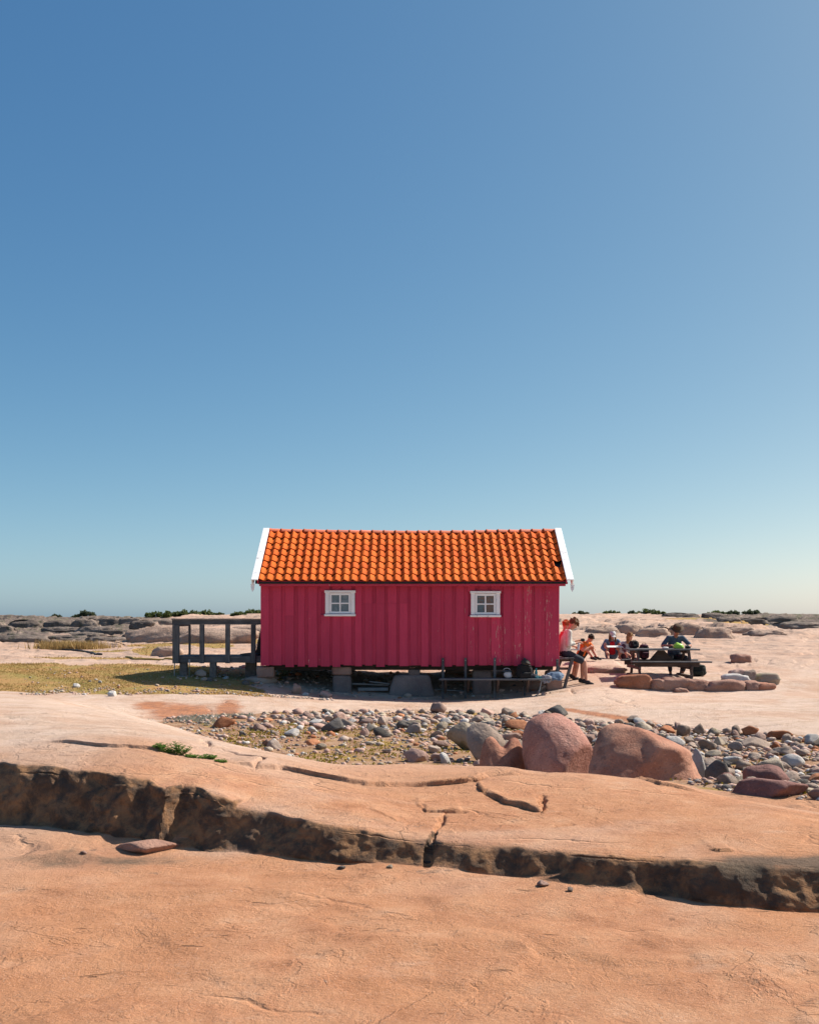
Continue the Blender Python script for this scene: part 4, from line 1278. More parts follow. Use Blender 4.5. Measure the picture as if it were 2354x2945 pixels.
def hump(q):
    q = q / np.abs(q).max(0)
    sz_ = HUMP_SIZE
    r_n = np.linalg.norm(q, axis=1, keepdims=True) + 1e-9
    d_ = q / r_n
    sq = d_ / ((np.abs(d_) ** 3.2).sum(1)[:, None] ** (1 / 3.2))
    q = sq * (.15 + .85 * r_n)
    t = q[:, 0]; up = np.clip(q[:, 2] + .2, 0, 1)
    k = 1 - .36 * np.clip(t - .1, 0, 1) ** 1.2
    q[:, 2] *= 1 + (k - 1) * up
    q[:, 0] *= 1 - .22 * np.clip(q[:, 2], 0, 1)
    q = q * sz_ / 2
    q[:, 1] += .6 * q[:, 2]
    return q
HUMP_SIZE = np.array([354 / FPX * 11.0, 354 / FPX * 11.0 * .9, .78])
def heart(q):
    q = q.copy(); w = np.abs(q[:, 0]).max(); h = np.abs(q[:, 2]).max()
    n = np.exp(-((q[:, 0] / w - .08) / .30) ** 2) * np.clip(q[:, 2] / h, 0, 1)
    q[:, 2] -= n * h * .55
    q[:, 1] += .5 * q[:, 2]
    return q
big_stone(1498, 1710, 2056, 2225, 12.0, M_pinkb, 'largest rounded pink granite boulder, egg shaped, in the stony hollow', 21, 1.05, planes=20, sharp=18, lo=.86, rough=.035, deform=pear, freq=1.1)
big_stone(1680, 2034, 2096, 2262, 11.0, M_redb, 'wide humped red-brown boulder with broken face right of the egg-shaped one', 38, .95, planes=13, sharp=44, lo=.72, rough=.07, deform=hump)
big_stone(1372, 1512, 2112, 2210, 12.35, M_redb, 'heart-shaped reddish boulder leaning against the egg-shaped one', 43, .9, planes=24, sharp=9, lo=.86, rough=.05, deform=heart)
big_stone(2052, 2330, 2232, 2330, 9.75, M_maroon, 'low maroon boulder at the right end of the foreground slab', 51, .7, planes=14, sharp=14, lo=.7)
big_stone(2112, 2290, 2188, 2275, 10.8, M_maroon, 'domed purplish boulder behind the low maroon one', 52, .8, planes=14, sharp=10, lo=.75)
big_stone(1334, 1454, 2080, 2150, 14.2, STONE['grey'], 'large smooth grey-green boulder left of the egg-shaped one', 53, .8, planes=18, sharp=8, lo=.8)
big_stone(1283, 1372, 2064, 2120, 15.6, STONE['tan'], 'tan flat-topped boulder behind the smooth grey-green one', 54, .8, planes=14, sharp=12, lo=.75)
big_stone(1978, 2036, 2146, 2218, 12.4, STONE['pale'], 'upright whitish stone right behind the humped boulder', 55, .8, planes=12, sharp=18, lo=.7, sub=4, name='stone', cat='stone')
big_stone(2026, 2096, 2172, 2212, 12.2, STONE['dark'], 'dark blue-grey oval stone beside the whitish upright stone', 56, .8, planes=14, sharp=9, lo=.8, sub=4, name='stone', cat='stone')
big_stone(2024, 2064, 2232, 2282, 10.6, STONE['pink'], 'pale pink stone wedged right of the humped boulder', 57, .9, planes=12, sharp=12, lo=.75, sub=4, name='stone', cat='stone')
big_stone(2064, 2115, 2222, 2262, 11.2, M_maroon, 'small maroon rounded stone beside the pale pink wedged one', 58, .9, planes=14, sharp=10, lo=.8, sub=4, name='stone', cat='stone')
def sp(u0, u1, v0, v1, kind, label, seed, **kw):
    X, Y = hit((u0 + u1) / 2, v1 - 2, float(np.interp((u0 + u1) / 2, HOL_U, HOL_A)) + .1)
    return big_stone(u0, u1, v0, v1, Y + .1, STONE[kind], label, seed, .8, 'stone', 'stone', None, sub=4, planes=kw.pop('planes', 11), sharp=kw.pop('sharp', 24), lo=.68, **kw)
sp(1157, 1241, 2150, 2196, 'pink', 'angular pinkish grey stone nearest the slab, left of two others', 61)
sp(1229, 1270, 2140, 2172, 'grey', 'round grey stone touching the angular pinkish one', 62, sharp=8)
sp(1237, 1299, 2160, 2195, 'pink', 'pink wedge stone in front of the round grey one', 63)
sp(954, 1027, 2066, 2094, 'grey', 'long flat grey slab stone in the left of the hollow', 64)
sp(1027, 1061, 2092, 2124, 'pink', 'pointed pink stone right of the long flat slab stone', 65)
sp(1085, 1120, 2059, 2092, 'grey', 'leaning grey stone at the back of the stone field', 66)
sp(872, 921, 2124, 2149, 'rust', 'brick-red block-like stone at the left of the hollow', 67)
sp(845, 892, 2067, 2081, 'dark', 'flat dark stone in the dry soil at the hollow left', 68)
sp(1172, 1218, 2070, 2106, 'grey', 'tilted pale grey stone amid the middle of the stone field', 69)
sp(1374, 1420, 2035, 2058, 'pink', 'pinkish stone at the lip below the bench', 71)
sp(1436, 1478, 2032, 2056, 'grey', 'smooth grey stone at the lip just left of the egg-shaped boulder', 72, sharp=9)
sp(1540, 1580, 2042, 2068, 'pale', 'whitish stone peeping out behind the egg-shaped boulder', 73)
sp(1890, 1945, 2085, 2112, 'rust', 'brown pointed stone behind the humped boulder', 74)
sp(1940, 1985, 2083, 2120, 'grey', 'grey-white stone right of the brown pointed one', 75)
sp(2050, 2085, 2118, 2152, 'tan', 'cream upright stone in the right of the hollow', 76)
sp(2000, 2060, 2120, 2158, 'grey', 'broad grey stone left of the cream upright one', 78)
sp(2115, 2215, 2116, 2152, 'grey', 'big grey stone below the dark overhang at the right edge', 79)
sp(758, 780, 2085, 2096, 'dark', 'small dark stone at the left tip of the hollow', 80)
sp(683, 712, 2101, 2123, 'dark', 'purplish dark cube-like stone alone left in the hollow', 81)
sp(755, 815, 2128, 2160, 'grey', 'low grey stone pair lying near the slab at the hollow left', 82, sharp=12)

PROTO = []
for k in range(12):
    q, F_ = rock_shape(200 + k, 3, 7 + k % 4, 16 + 12 * (k % 5), .52, .07)
    PROTO.append((q, F_))
PM = {}
for kd, mt in STONE.items():
    for k, (q, F_) in enumerate(PROTO):
        PM[(kd, k)] = np_mesh('stone', q * .5, F_, mt, True)
HOL_AREA_RNG = np.random.default_rng(101)
def in_hollow(u, y):
    a = np.interp(u, HOL_U, HOL_A); b = np.interp(u, HOL_U, HOL_B)
    return (y - a) / np.maximum(b - a, .1)
LAB = {'grey': 'grey loose stone among the many in the hollow before the hut',
       'pale': 'whitish loose stone among the many in the hollow before the hut',
       'pink': 'pinkish loose stone among the many in the hollow before the hut',
       'rust': 'rust-brown loose stone among the many in the hollow before the hut',
       'dark': 'dark slate-coloured loose stone among the many in the hollow before the hut',
       'tan': 'tan loose stone among the many in the hollow before the hut'}
KINDS_ = list(LAB); KP = [.30, .12, .29, .07, .08, .14]
cand = []
r_ = HOL_AREA_RNG
while len(cand) < 14000:
    u = r_.uniform(640, 2420); f = r_.uniform(.02, 1.0)
    a = np.interp(u, HOL_U, HOL_A); b = np.interp(u, HOL_U, HOL_B)
    y = a + (b - a) * f
    # stones thicken towards the back lip and to the right
    dens = np.clip(.06 + .95 * sstep(.40, .72, f + (u - 1250) / 2600) * sstep(700, 1080, u + 160 * f), 0, 1)
    if u > 1480: dens = max(dens, .75)
    if r_.random() < dens: cand.append((u, y, f))
stones = []
for (u, y, f) in cand:
    x = (u - CX) / FPX * y
    s = float(np.clip(r_.lognormal(math.log(.150), .46), .07, .42))
    if f < .45 and u < 1400: s *= .72
    if any((x - tx) ** 2 + (y - ty) ** 2 < (tr + s * .36) ** 2 for tx, ty, tr in TAKEN): continue
    TAKEN.append((x, y, s * .42)); stones.append((x, y, s, u, f))
    if len(stones) >= 1250: break
stones.sort(key=lambda t: -t[2] / t[1])
SX = np.array([s[0] for s in stones]); SY = np.array([s[1] for s in stones])
SZ = terrain_z(SX, SY)
def stone_inst(x, y, z, s, kind, label, group):
    o = link_mesh('stone', PM[(kind, r_.integers(12))])
    sq = r_.uniform(.55, .85)
    o.scale = (s * r_.uniform(.9, 1.3), s * r_.uniform(.75, 1.05), s * sq)
    o.rotation_euler = (r_.uniform(-.35, .35), r_.uniform(-.35, .35), r_.uniform(0, 6.3))
    o.location = (x, y, z + s * sq * .26)
    tag(o, label, 'stone', group)
    return o
NIND = 262
NAME = {'grey': 'grey', 'pale': 'whitish', 'pink': 'pinkish', 'rust': 'rust-brown', 'dark': 'dark slate', 'tan': 'tan'}
def stone_label(kd, x, y, s, u, f):
    size = 'small' if s < .17 else ('middling' if s < .25 else 'large')
    if u < 900: w = 'at the hollow left tip'
    elif u < 1130: w = 'below the left half of the hut'
    elif u < 1330: w = 'below the middle of the hut'
    elif u < 1500: w = 'near the heart-shaped boulder'
    elif u < 1700: w = 'behind the egg-shaped boulder'
    elif u < 2000: w = 'behind the humped boulder'
    else: w = 'near the right edge'
    d = 'front' if f < .45 else ('inner' if f < .75 else 'back')
    return f'{size} {NAME[kd]} {d}-row stone {w}'
kinds_i = [KINDS_[r_.choice(6, p=KP)] for i in range(NIND)]
labs = [stone_label(kinds_i[i], *stones[i]) for i in range(NIND)]
ORD = ['leftmost', 'second', 'third', 'fourth', 'fifth', 'sixth', 'seventh', 'eighth', 'ninth', 'tenth', 'eleventh', 'twelfth', 'thirteenth', 'fourteenth', 'fifteenth', 'sixteenth']
by = {}
for i in sorted(range(NIND), key=lambda j: stones[j][3]): by.setdefault(labs[i], []).append(i)
for lb, ids in by.items():
    if len(ids) > 1:
        for n_, i in enumerate(ids):
            labs[i] = lb + (', leftmost one' if n_ == 0 else (', rightmost one' if n_ == len(ids) - 1 else f', {ORD[min(n_, 15)]} from left'))
for i in range(NIND):
    stone_inst(SX[i], SY[i], SZ[i], stones[i][2], kinds_i[i], labs[i], 'loose stones in the hollow')

# small shingle that nobody could count
def scatter_stuff(name, pts, sizes, kinds, label, cat, sub=1):
    protos = [rock_shape(400 + k, sub, 9, 14, .68, .04) for k in range(8)]
    Vs, Fs, mats = [], [], []
    b = 0
    for (x, y, z), s, kd in zip(pts, sizes, kinds):
        q, F_ = protos[r_.integers(8)]
        a = r_.uniform(0, 6.3); c, sn = math.cos(a), math.sin(a)
        p = q * .5 * s * np.array([r_.uniform(.8, 1.3), r_.uniform(.7, 1.1), r_.uniform(.5, .8)])
        p = np.stack([p[:, 0] * c - p[:, 1] * sn, p[:, 0] * sn + p[:, 1] * c, p[:, 2]], 1) + np.array([x, y, z + s * .13])
        Vs.append(p); Fs.append(F_ + b); b += len(p); mats += [kd] * len(F_)
    me = np_mesh(name, np.concatenate(Vs), np.concatenate(Fs), None, True)
    for kd in KINDS_: me.materials.append(STONE[kd])
    me.polygons.foreach_set('material_index', np.array(mats, np.int32))
    o = link_mesh(name, me)
    return tag(o, label, cat, kind='stuff')
pts, sizes, kinds = [], [], []
for i in range(NIND, len(stones)):
    pts.append((SX[i], SY[i], SZ[i])); sizes.append(stones[i][2]); kinds.append(r_.choice(6, p=KP))
n_p = 12000
uu = r_.uniform(470, 2450, n_p); ff = r_.uniform(0, 1, n_p)
aa = np.interp(uu, HOL_U, HOL_A); bb = np.interp(uu, HOL_U, HOL_B)
yy = aa + (bb - aa) * ff
keep = r_.random(n_p) < np.clip(.35 + .65 * sstep(.3, .7, ff + (uu - 1250) / 2600) + .4 * (uu > 1450), 0, 1)
clump = fbm2(uu / 90, yy * 1.2, 3, 88) > -.22
keep &= clump
uu, yy = uu[keep], yy[keep]
xx = (uu - CX) / FPX * yy
zz = terrain_z(xx, yy)
sz = np.clip(r_.lognormal(math.log(.042), .45, len(xx)), .018, .12)
pts += list(zip(xx, yy, zz)); sizes += list(sz); kinds += list(r_.choice(6, p=KP, size=len(xx)))
# gravel along the turf's front edge and scattered on the turf
n2 = 900
uu = r_.uniform(60, 960, n2); yy = 22.35 + np.abs(r_.normal(0, .55, n2)) + fbm2(uu / 60, uu * 0, 2, 4) * .9
yy[:250] = r_.uniform(22.3, 27.0, 250)
xx = (uu - CX) / FPX * yy
zz = terrain_z(xx, yy)
sz = np.clip(r_.lognormal(math.log(.036), .5, n2), .015, .10)
pts += list(zip(xx, yy, zz)); sizes += list(sz); kinds += list(r_.choice(6, p=[.25, .12, .38, .05, .05, .15], size=n2))
# rubble in the shade beneath the hut and the deck
n3 = 420
xx = r_.uniform(-5.6, 3.4, n3); yy = r_.uniform(24.9, 28.4, n3)
zz = terrain_z(xx, yy)
sz = np.clip(r_.lognormal(math.log(.08), .5, n3), .03, .22)
pts += list(zip(xx, yy, zz)); sizes += list(sz); kinds += list(r_.choice(6, p=[.5, .05, .2, .05, .15, .05], size=n3))
scatter_stuff('shingle', pts, sizes, kinds, 'small shingle and pebbles between the larger stones', 'shingle')

# single stones lying on the turf and round the hut
def turf_stone(u0, u1, v0, v1, kind, label, seed, y0=21.8):
    X, Y = hit((u0 + u1) / 2, v1 - 1, y0)
    big_stone(u0, u1, v0, v1, Y + .05, STONE[kind], label, seed, .8, 'stone', 'stone', None, sub=3, planes=10, sharp=24, lo=.66)
turf_stone(208, 230, 1965, 1977, 'pale', 'pale stone on the turf, uppermost of the left ones', 301)
turf_stone(309, 339, 1986, 2004, 'pale', 'largest white angular stone on the turf edge', 302)
turf_stone(163, 186, 1983, 1991, 'tan', 'flat tan stone at the left end of the turf', 303)
turf_stone(157, 176, 1991, 1998, 'grey', 'flat grey stone just below the flat tan one on the turf', 304)
turf_stone(336, 347, 1970, 1980, 'rust', 'small brown stone in the middle of the turf', 305)
turf_stone(282, 294, 1956, 1966, 'pale', 'small white stone on the turf near a reddish patch', 306)
turf_stone(561, 572, 1977, 1985, 'pale', 'small white stone on the turf in front of the deck', 307)
turf_stone(722, 734, 1967, 1975, 'dark', 'small dark stone on the turf in front of the hut corner', 308)
turf_stone(403, 424, 2001, 2010, 'pink', 'low brownish stone on the gravel edge of the turf', 309)
turf_stone(831, 867, 1963, 1996, 'pink', 'pointed pink stone in front of the hut left of the first pier', 310)
turf_stone(917, 958, 1986, 2006, 'pink', 'low pink stone leaning near the left middle pier', 311)
turf_stone(866, 888, 1990, 2000, 'pale', 'small pale stone between two pink stones before the hut', 312)
turf_stone(642, 660, 1942, 1955, 'pale', 'white stone in the shade under the deck', 313, 24)
turf_stone(490, 562, 1940, 1948, 'grey', 'long flat grey stone under the left of the deck', 314, 24)
turf_stone(682, 800, 1942, 1962, 'grey', 'long low grey rock under the left corner of the hut', 315, 24)
turf_stone(561, 600, 1924, 1950, 'grey', 'slanting grey stone under the middle of the deck', 316, 24)

# ------------------------------------------------------------------ stone terrace wall and rocks at the right
def wall_stone(u0, u1, v0, v1, Y, mat, label, seed, depth=.45, sharp=20, group='stones of the low terrace wall', lo=.8, **kw):
    if group: u0 -= 10; u1 += 10
    a = px(u0, v0, Y); b = px(u1, v1, Y)
    V, F_ = ICO[4]
    q = V / (np.abs(V) ** 6).sum(1)[:, None] ** (1 / 6)
    r2, _ = rock_shape(seed, 4, 9, 40, .68, .06)
    q = q * .58 + r2 * .46
    q = q * (1 + .07 * fbm3(V[:, 0] * 6 + seed, V[:, 1] * 6, V[:, 2] * 6, 3, seed % 33) + .20 * fbm3(V[:, 0] * 2.3 + seed, V[:, 1] * 2.3, V[:, 2] * 2.3, 4, seed % 40))[:, None]
    q /= np.abs(q).max(0)
    zb = min(b.z, gz((a.x + b.x) / 2, Y)) - .05
    q = q * np.array([(b.x - a.x) / 2, depth / 2, (a.z - zb) / 2])
    o = link_mesh('wall_stone', np_mesh('wall_stone', q, F_, mat, True), None, None, ((a.x + b.x) / 2, Y + depth * .4, (a.z + zb) / 2))
    return tag(o, label, 'stone', group)
M_wallst = rock_mat('terrace_granite', ((.24, .12, .085), (.35, .20, .15), (.46, .29, .22)), .6, .45, .04)
M_wallrust = rock_mat('terrace_granite_rust', ((.23, .09, .05), (.36, .155, .09), (.43, .21, .13)), .6, .45, .04)
wall_stone(1776, 1880, 1940, 1978, 25.35, M_wallrust, 'rounded rust-red stone at the left end of the terrace wall', 401)
wall_stone(1880, 1914, 1952, 1984, 25.3, M_wallst, 'narrow stone second from the left in the terrace wall', 402)
wall_stone(1910, 1984, 1948, 1992, 25.28, M_wallst, 'broad knobbly stone in the middle of the terrace wall', 403)
wall_stone(1976, 2043, 1951, 1994, 25.25, M_wallst, 'pink stone just left of the long squared wall block', 404)
wall_stone(2037, 2153, 1954, 2002, 25.2, M_wallst, 'long squared block, largest in the terrace wall', 405)
wall_stone(2150, 2184, 1956, 1997, 25.2, M_wallst, 'narrow squared stone right of the long wall block', 406)
wall_stone(2182, 2230, 1960, 1998, 25.2, M_redb, 'rounded stone closing the right end of the terrace wall', 407)
wall_stone(1945, 1975, 1978, 1996, 25.1, M_wallst, 'small foot stone leaning against the terrace wall', 408, .3)
wall_stone(2087, 2155, 1937, 1955, 25.5, STONE['pale'], 'pale flat slab lying on the terrace wall', 409, .4)
wall_stone(2104, 2142, 1923, 1938, 25.65, STONE['pink'], 'thin pinkish slab on top of the pale flat slab', 410, .35)
wall_stone(2145, 2168, 1925, 1946, 25.6, STONE['grey'], 'tilted grey splinter stone on the terrace wall', 411, .3)
wall_stone(2160, 2240, 1935, 1949, 25.6, STONE['tan'], 'flat tan slab at the right of the terrace wall top', 412, .4)
wall_stone(2102, 2171, 1880, 1920, 30.2, M_wallst, 'lone squared granite block on the rock behind the terrace', 413, .55, group=None)

fs_x = (425 - CX) / FPX * 7.35
o = rock_obj('stone', 88, (fs_x, 7.36, gz(fs_x, 7.36) + .015), (.46, .34, .13), M_wallst, (0, 0, .2), 4, planes=12, sharp=24, lo=.75)
tag(o, 'flat grey-brown slab stone lying on the lower shelf below the dark rock face', 'stone')
for k, (u, v, s_, kd, lb) in enumerate(((1560, 2560, .07, 'pink', 'pink pebble on the near rock shelf, centre right'), (1640, 2575, .045, 'grey', 'tiny grey pebble right of the pink one on the near shelf'),
        (240, 2475, .05, 'pink', 'small pink pebble near the flat slab stone'), (980, 2508, .05, 'dark', 'dark pebble at the foot of the broken face'), (1120, 2515, .04, 'tan', 'little tan pebble right of the dark one at the face foot'))):
    y = 1.66 * FPX / (v - HY); x = (u - CX) / FPX * y
    o = link_mesh('stone', PM[(kd, k)]); o.scale = (s_ * 1.2, s_, s_ * .7); o.rotation_euler = (.1, .1, k); o.location = (x, y, gz(x, y) + s_ * .2)
    tag(o, lb, 'stone', 'pebbles on the near shelf')
# ------------------------------------------------------------------ broken outcrops of the far crest
M_outg = rock_mat('grey_outcrop', ((.10, .08, .07), (.19, .15, .125), (.30, .235, .195)), .45, .3, .12, (.07, .075, .045), .2)
M_outp = rock_mat('pink_outcrop', ((.33, .22, .165), (.45, .315, .24), (.53, .385, .30)), .4, .3, .10, (.20, .15, .12), .1)
def outcrop(u0, u1, v0, v1, Y, mat, seed, depth=.6, sharp=30, tilt=0.0, n=10):
    X, Y = hit_t((u0 + u1) / 2, v1, max(27.0, Y - 16), Y + 22)
    w = (u1 - u0) / FPX * Y; h = (v1 - v0) / FPX * Y * 2.0
    V, F_ = ICO[4]
    ex = 7 if sharp > 18 else 2.6
    q = V / (np.abs(V) ** ex).sum(1)[:, None] ** (1 / ex)
    r2, _ = rock_shape(seed, 4, n, 40 if sharp > 18 else 14, .66, .05, 1.3)
    q = q * .55 + r2 * .5
    # layered, broken edges: steps cut by height and along the length
    st_ = np.floor(q[:, 2] * 3 + 1.5 * vnoise2(q[:, 0] * 2 + seed, q[:, 1] * 2, seed % 60)) / 3
    if sharp > 18: q[:, 1] -= .28 * st_ * np.sign(-q[:, 1] + .2) * -1; q[:, 0] *= 1 - .12 * st_
    q = q * (1 + .22 * fbm3(V[:, 0] * 3 + seed, V[:, 1] * 3, V[:, 2] * 2, 4, seed % 40, .6))[:, None]
    q = q * np.array([w / 2 * 1.1, w * depth / 2, h / 2])
    q[:, 2] += tilt * q[:, 0]
    o = link_mesh('rock_outcrop', np_mesh('rock_outcrop', q, F_, mat, True), None, None, (X, Y + w * depth * .3, gz(X, Y) + .02))
    o['kind'] = 'structure'
    return o
for k, a in enumerate(((205, 286, 1782, 1806, 66), (120, 206, 1787, 1804, 66), (282, 345, 1779, 1796, 70), (338, 408, 1776, 1794, 72), (372, 440, 1789, 1802, 63), (436, 500, 1783, 1796, 68),
                       (120, 240, 1806, 1816, 58), (225, 320, 1808, 1819, 57), (294, 392, 1812, 1822, 56), (246, 380, 1834, 1847, 48), (130, 250, 1828, 1842, 50), (350, 420, 1822, 1834, 52),
                       (20, 120, 1786, 1806, 66), (-60, 40, 1800, 1820, 60), (-40, 130, 1826, 1845, 50), (180, 300, 1820, 1830, 53))):
    outcrop(*a, M_outg, 600 + k, .5)
outcrop(362, 600, 1800, 1846, 46, M_outp, 640, .45, 14, .05, 14)
outcrop(500, 720, 1812, 1850, 43, M_outp, 641, .45, 12, .02, 14)
outcrop(640, 780, 1796, 1830, 50, M_outp, 642, .5, 14, .03)
outcrop(430, 520, 1858, 1888, 33, M_outp, 643, .6, 14, .0)
outcrop(130, 260, 1848, 1860, 42, M_outp, 644, .5, 20)
outcrop(250, 350, 1846, 1862, 41, M_outp, 645, .5, 20)
for k, a in enumerate(((1770, 1850, 1798, 1824, 46.5), (1836, 1930, 1804, 1832, 46), (1690, 1785, 1806, 1819, 48))):
    outcrop(*a, M_outp, 660 + k, .6, 26)
for k, a in enumerate(((1912, 2015, 1765, 1779, 84), (2020, 2088, 1764, 1777, 84), (2060, 2130, 1775, 1788, 72), (2120, 2210, 1779, 1796, 68), (2190, 2300, 1772, 1788, 76), (2240, 2400, 1790, 1806, 62))):
    outcrop(*a, M_outg, 680 + k, .5)
for k, a in enumerate(((1925, 2015, 1797, 1826, 47), (2005, 2110, 1802, 1836, 46), (2090, 2170, 1808, 1822, 50), (2150, 2260, 1812, 1826, 50))):
    outcrop(*a, M_outp, 700 + k, .6, 34)
outcrop(1688, 1800, 1918, 1936, 27.2, M_outp, 720, .5, 16, -.03, 14)
# ------------------------------------------------------------------ vegetation
def leaf_mat(name, a, b_, trans=.25):
    m, n, l, b = new_mat(name)
    geo = n.new('ShaderNodeNewGeometry'); pos = geo.outputs['Position']
    f = noise_node(n, l, pos, 9, 3, .6); rnd = geo.outputs['Random Per Island']
    c = mix(n, l, mth(n, l, 'ADD', mth(n, l, 'MULTIPLY', rnd, .6), mth(n, l, 'MULTIPLY', f, .4)), a, b_)
    l.new(c, b.inputs['Base Color']); b.inputs['Roughness'].default_value = .6; b.inputs['Specular IOR Level'].default_value = .25
    tr = n.new('ShaderNodeBsdfTranslucent'); l.new(c, tr.inputs['Color'])
    mx = n.new('ShaderNodeMixShader'); mx.inputs[0].default_value = trans
    l.new(b.outputs[0], mx.inputs[1]); l.new(tr.outputs[0], mx.inputs[2])
    l.new(mx.outputs[0], n['Material Output'].inputs['Surface'])
    return m
M_bush = leaf_mat('bush_leaves', (.050, .075, .025), (.14, .17, .055), .4)
M_bush2 = leaf_mat('juniper_needles', (.040, .056, .032), (.11, .13, .065), .4)
M_dry = leaf_mat('dry_grass', (.30, .20, .07), (.48, .32, .13))
M_turfb = leaf_mat('turf_blades', (.26, .18, .05), (.44, .28, .10))
M_mossb = leaf_mat('stonecrop', (.15, .13, .01), (.36, .27, .03))
M_silver = leaf_mat('silver_tufts', (.20, .22, .17), (.34, .36, .30))
M_weed = leaf_mat('weed_leaves', (.07, .15, .025), (.17, .28, .06), .4)
M_stem = simple_mat('woody_stem', (.09, .06, .04), .9)

def leaves(n, centers, radii, size, seed, elong=1.8, up=.3):
    """cloud of small leaf quads spread through lumpy ellipsoids"""
    r = np.random.default_rng(seed)
    k = r.integers(len(centers), size=n)
    d = r.normal(size=(n, 3)); d /= np.linalg.norm(d, axis=1, keepdims=True)
    rad = r.random(n) ** .45
    p = np.array(centers)[k] + d * rad[:, None] * np.array(radii)[k]
    a = r.normal(size=(n, 3)) + np.array([0, 0, up]); a /= np.linalg.norm(a, axis=1, keepdims=True)
    b = np.cross(a, r.normal(size=(n, 3))); b /= np.linalg.norm(b, axis=1, keepdims=True)
    s = size * r.uniform(.6, 1.4, n)[:, None]
    a = a * s * elong; b = b * s
    V = np.stack([p - a, p + b * .8, p + a, p - b * .8], 1).reshape(-1, 3)
    F_ = np.arange(n * 4).reshape(n, 4)
    return V, F_
def bush(u, v, w_px, h_px, Y, seed, label, mat, group='bushes on the far rock crest', base_drop=.1):
    x, Y, z0 = crest(u)
    s = Y / FPX; z0 -= base_drop
    w = w_px * s * 1.4; h = h_px * s * .68 + base_drop
    r = random.Random(seed)
    root = empty('bush', (x, Y, z0))
    tag(root, label, 'bush', group)
    nl = max(4, int(w / h * 4))
    cs, rs = [], []
    for i in range(nl):
        cx = r.uniform(-.5, .5) * w * .85
        hh = h * (.35 + .75 * r.random()) * (1 - .6 * abs(cx / (w * .5)) ** 2)
        cs.append((cx, r.uniform(-.3, .3) * w * .5, hh * .55)); rs.append((w / nl * r.uniform(.8, 1.4) * .8 + .06, w * .2, hh * .5))
    V, F_ = leaves(int(220 + 170 * w / max(h, .2)), cs, rs, .055 + .01 * h, seed)
    link_mesh('foliage', np_mesh('foliage', V, F_, mat, False), None, root)
    st = MB()
    for c in cs[:5]: st.tube([(c[0] * .6, c[1] * .6, 0), (c[0] * .85, c[1], c[2] * .6), (c[0], c[1], c[2] * 1.3)], [.03, .022, .008], 5)
    st.build('stem', M_stem, root)
bush(163, 1782, 22, 12, 76, 1, 'low dark bush at the far left end of the crest', M_bush2)
bush(243, 1782, 44, 20, 76, 2, 'lone taller bush on the left crest', M_bush2)
bush(215, 1783, 22, 8, 75, 3, 'tiny bush just left of the lone taller bush', M_bush2)
bush(456, 1786, 56, 28, 72, 4, 'bushy dark green shrub left of the deck railing corner', M_bush)
bush(492, 1786, 46, 22, 71, 5, 'paler shrub directly above the railing corner', M_bush)
bush(540, 1785, 60, 20, 74, 6, 'long low shrub above the left part of the railing', M_bush)
bush(594, 1785, 50, 18, 75, 7, 'rounded green shrub above the middle of the railing', M_bush)
bush(636, 1778, 16, 10, 78, 8, 'tiny round shrub above the right of the railing', M_bush)
bush(688, 1775, 34, 12, 79, 9, 'shrub on the crest just left of the hut, lower one', M_bush)
bush(728, 1774, 48, 18, 79, 10, 'shrub on the crest touching the hut left edge', M_bush)
bush(1668, 1772, 34, 12, 80, 11, 'small shrub on the crest right of the hut', M_bush2)
bush(1757, 1776, 34, 12, 80, 12, 'dark shrub, left of the row on the right crest', M_bush)
bush(1818, 1777, 18, 10, 80, 14, 'tiny shrub between two dark ones on the right crest', M_bush2)
bush(1855, 1779, 52, 18, 79, 15, 'widest dark shrub in the row on the right crest', M_bush)
bush(1895, 1782, 30, 12, 78, 16, 'last low shrub in the row on the right crest', M_bush)
bush(2060, 1789, 44, 10, 70, 17, 'low green shrub above the broken ledge on the far right', M_bush)
bush(2110, 1784, 40, 16, 74, 18, 'dark shrub on the grey rock at the far right', M_bush2)
bush(2160, 1786, 44, 14, 74, 19, 'broad dark shrub near the right edge of the crest', M_bush2)

def blades(x, y, h, w, seed, lean=.5):
    r = np.random.default_rng(seed); n = len(x)
    z = terrain_z(x, y) - .005
    a = r.uniform(0, 6.28, n)
    hh = h * r.uniform(.5, 1.3, n)
    lx, ly = r.normal(0, lean, n) * hh, r.normal(0, lean, n) * hh
    c, s = np.cos(a) * w, np.sin(a) * w
    V = np.stack([np.stack([x - c, y - s, z], 1), np.stack([x + c, y + s, z], 1), np.stack([x + lx, y + ly, z + hh], 1)], 1).reshape(-1, 3)
    return V, np.arange(n * 3).reshape(n, 3)
def blade_field(name, x, y, h, w, mat, label, seed, cat='grass', lean=.5):
    V, F_ = blades(x, y, h, w, seed, lean)
    o = link_mesh(name, np_mesh(name, V, F_, mat, False))
    return tag(o, label, cat, kind='stuff')
rv = np.random.default_rng(55)
n = 60000
y = rv.uniform(22.3, 28.2, n); x = rv.uniform(-12.5, -2.6, n)
hol_, turf_, *_ = zones(x, y)
k = (turf_ > .45) & (rv.random(n) < .8 * np.clip(.5 + 2.2 * fbm2(x * .9, y * .9, 3, 66), .1, 1))
blade_field('turf_grass', x[k], y[k], .028, .010, M_turfb, 'short dry yellow-green turf left of the hut', 1)
n = 9000
y = rv.uniform(27.5, 46, n); u = rv.uniform(0, 780, n); x = (u - CX) / FPX * y
hol_, turf_, *_ = zones(x, y); k = turf_ > .45
blade_field('dry_grass', x[k], y[k], .045, .016, M_dry, 'dry grass pockets between the far slabs', 2, lean=.3)
n = 2500
u = rv.normal(205, 45, n); y = rv.uniform(37.5, 39.5, n); x = (u - CX) / FPX * y
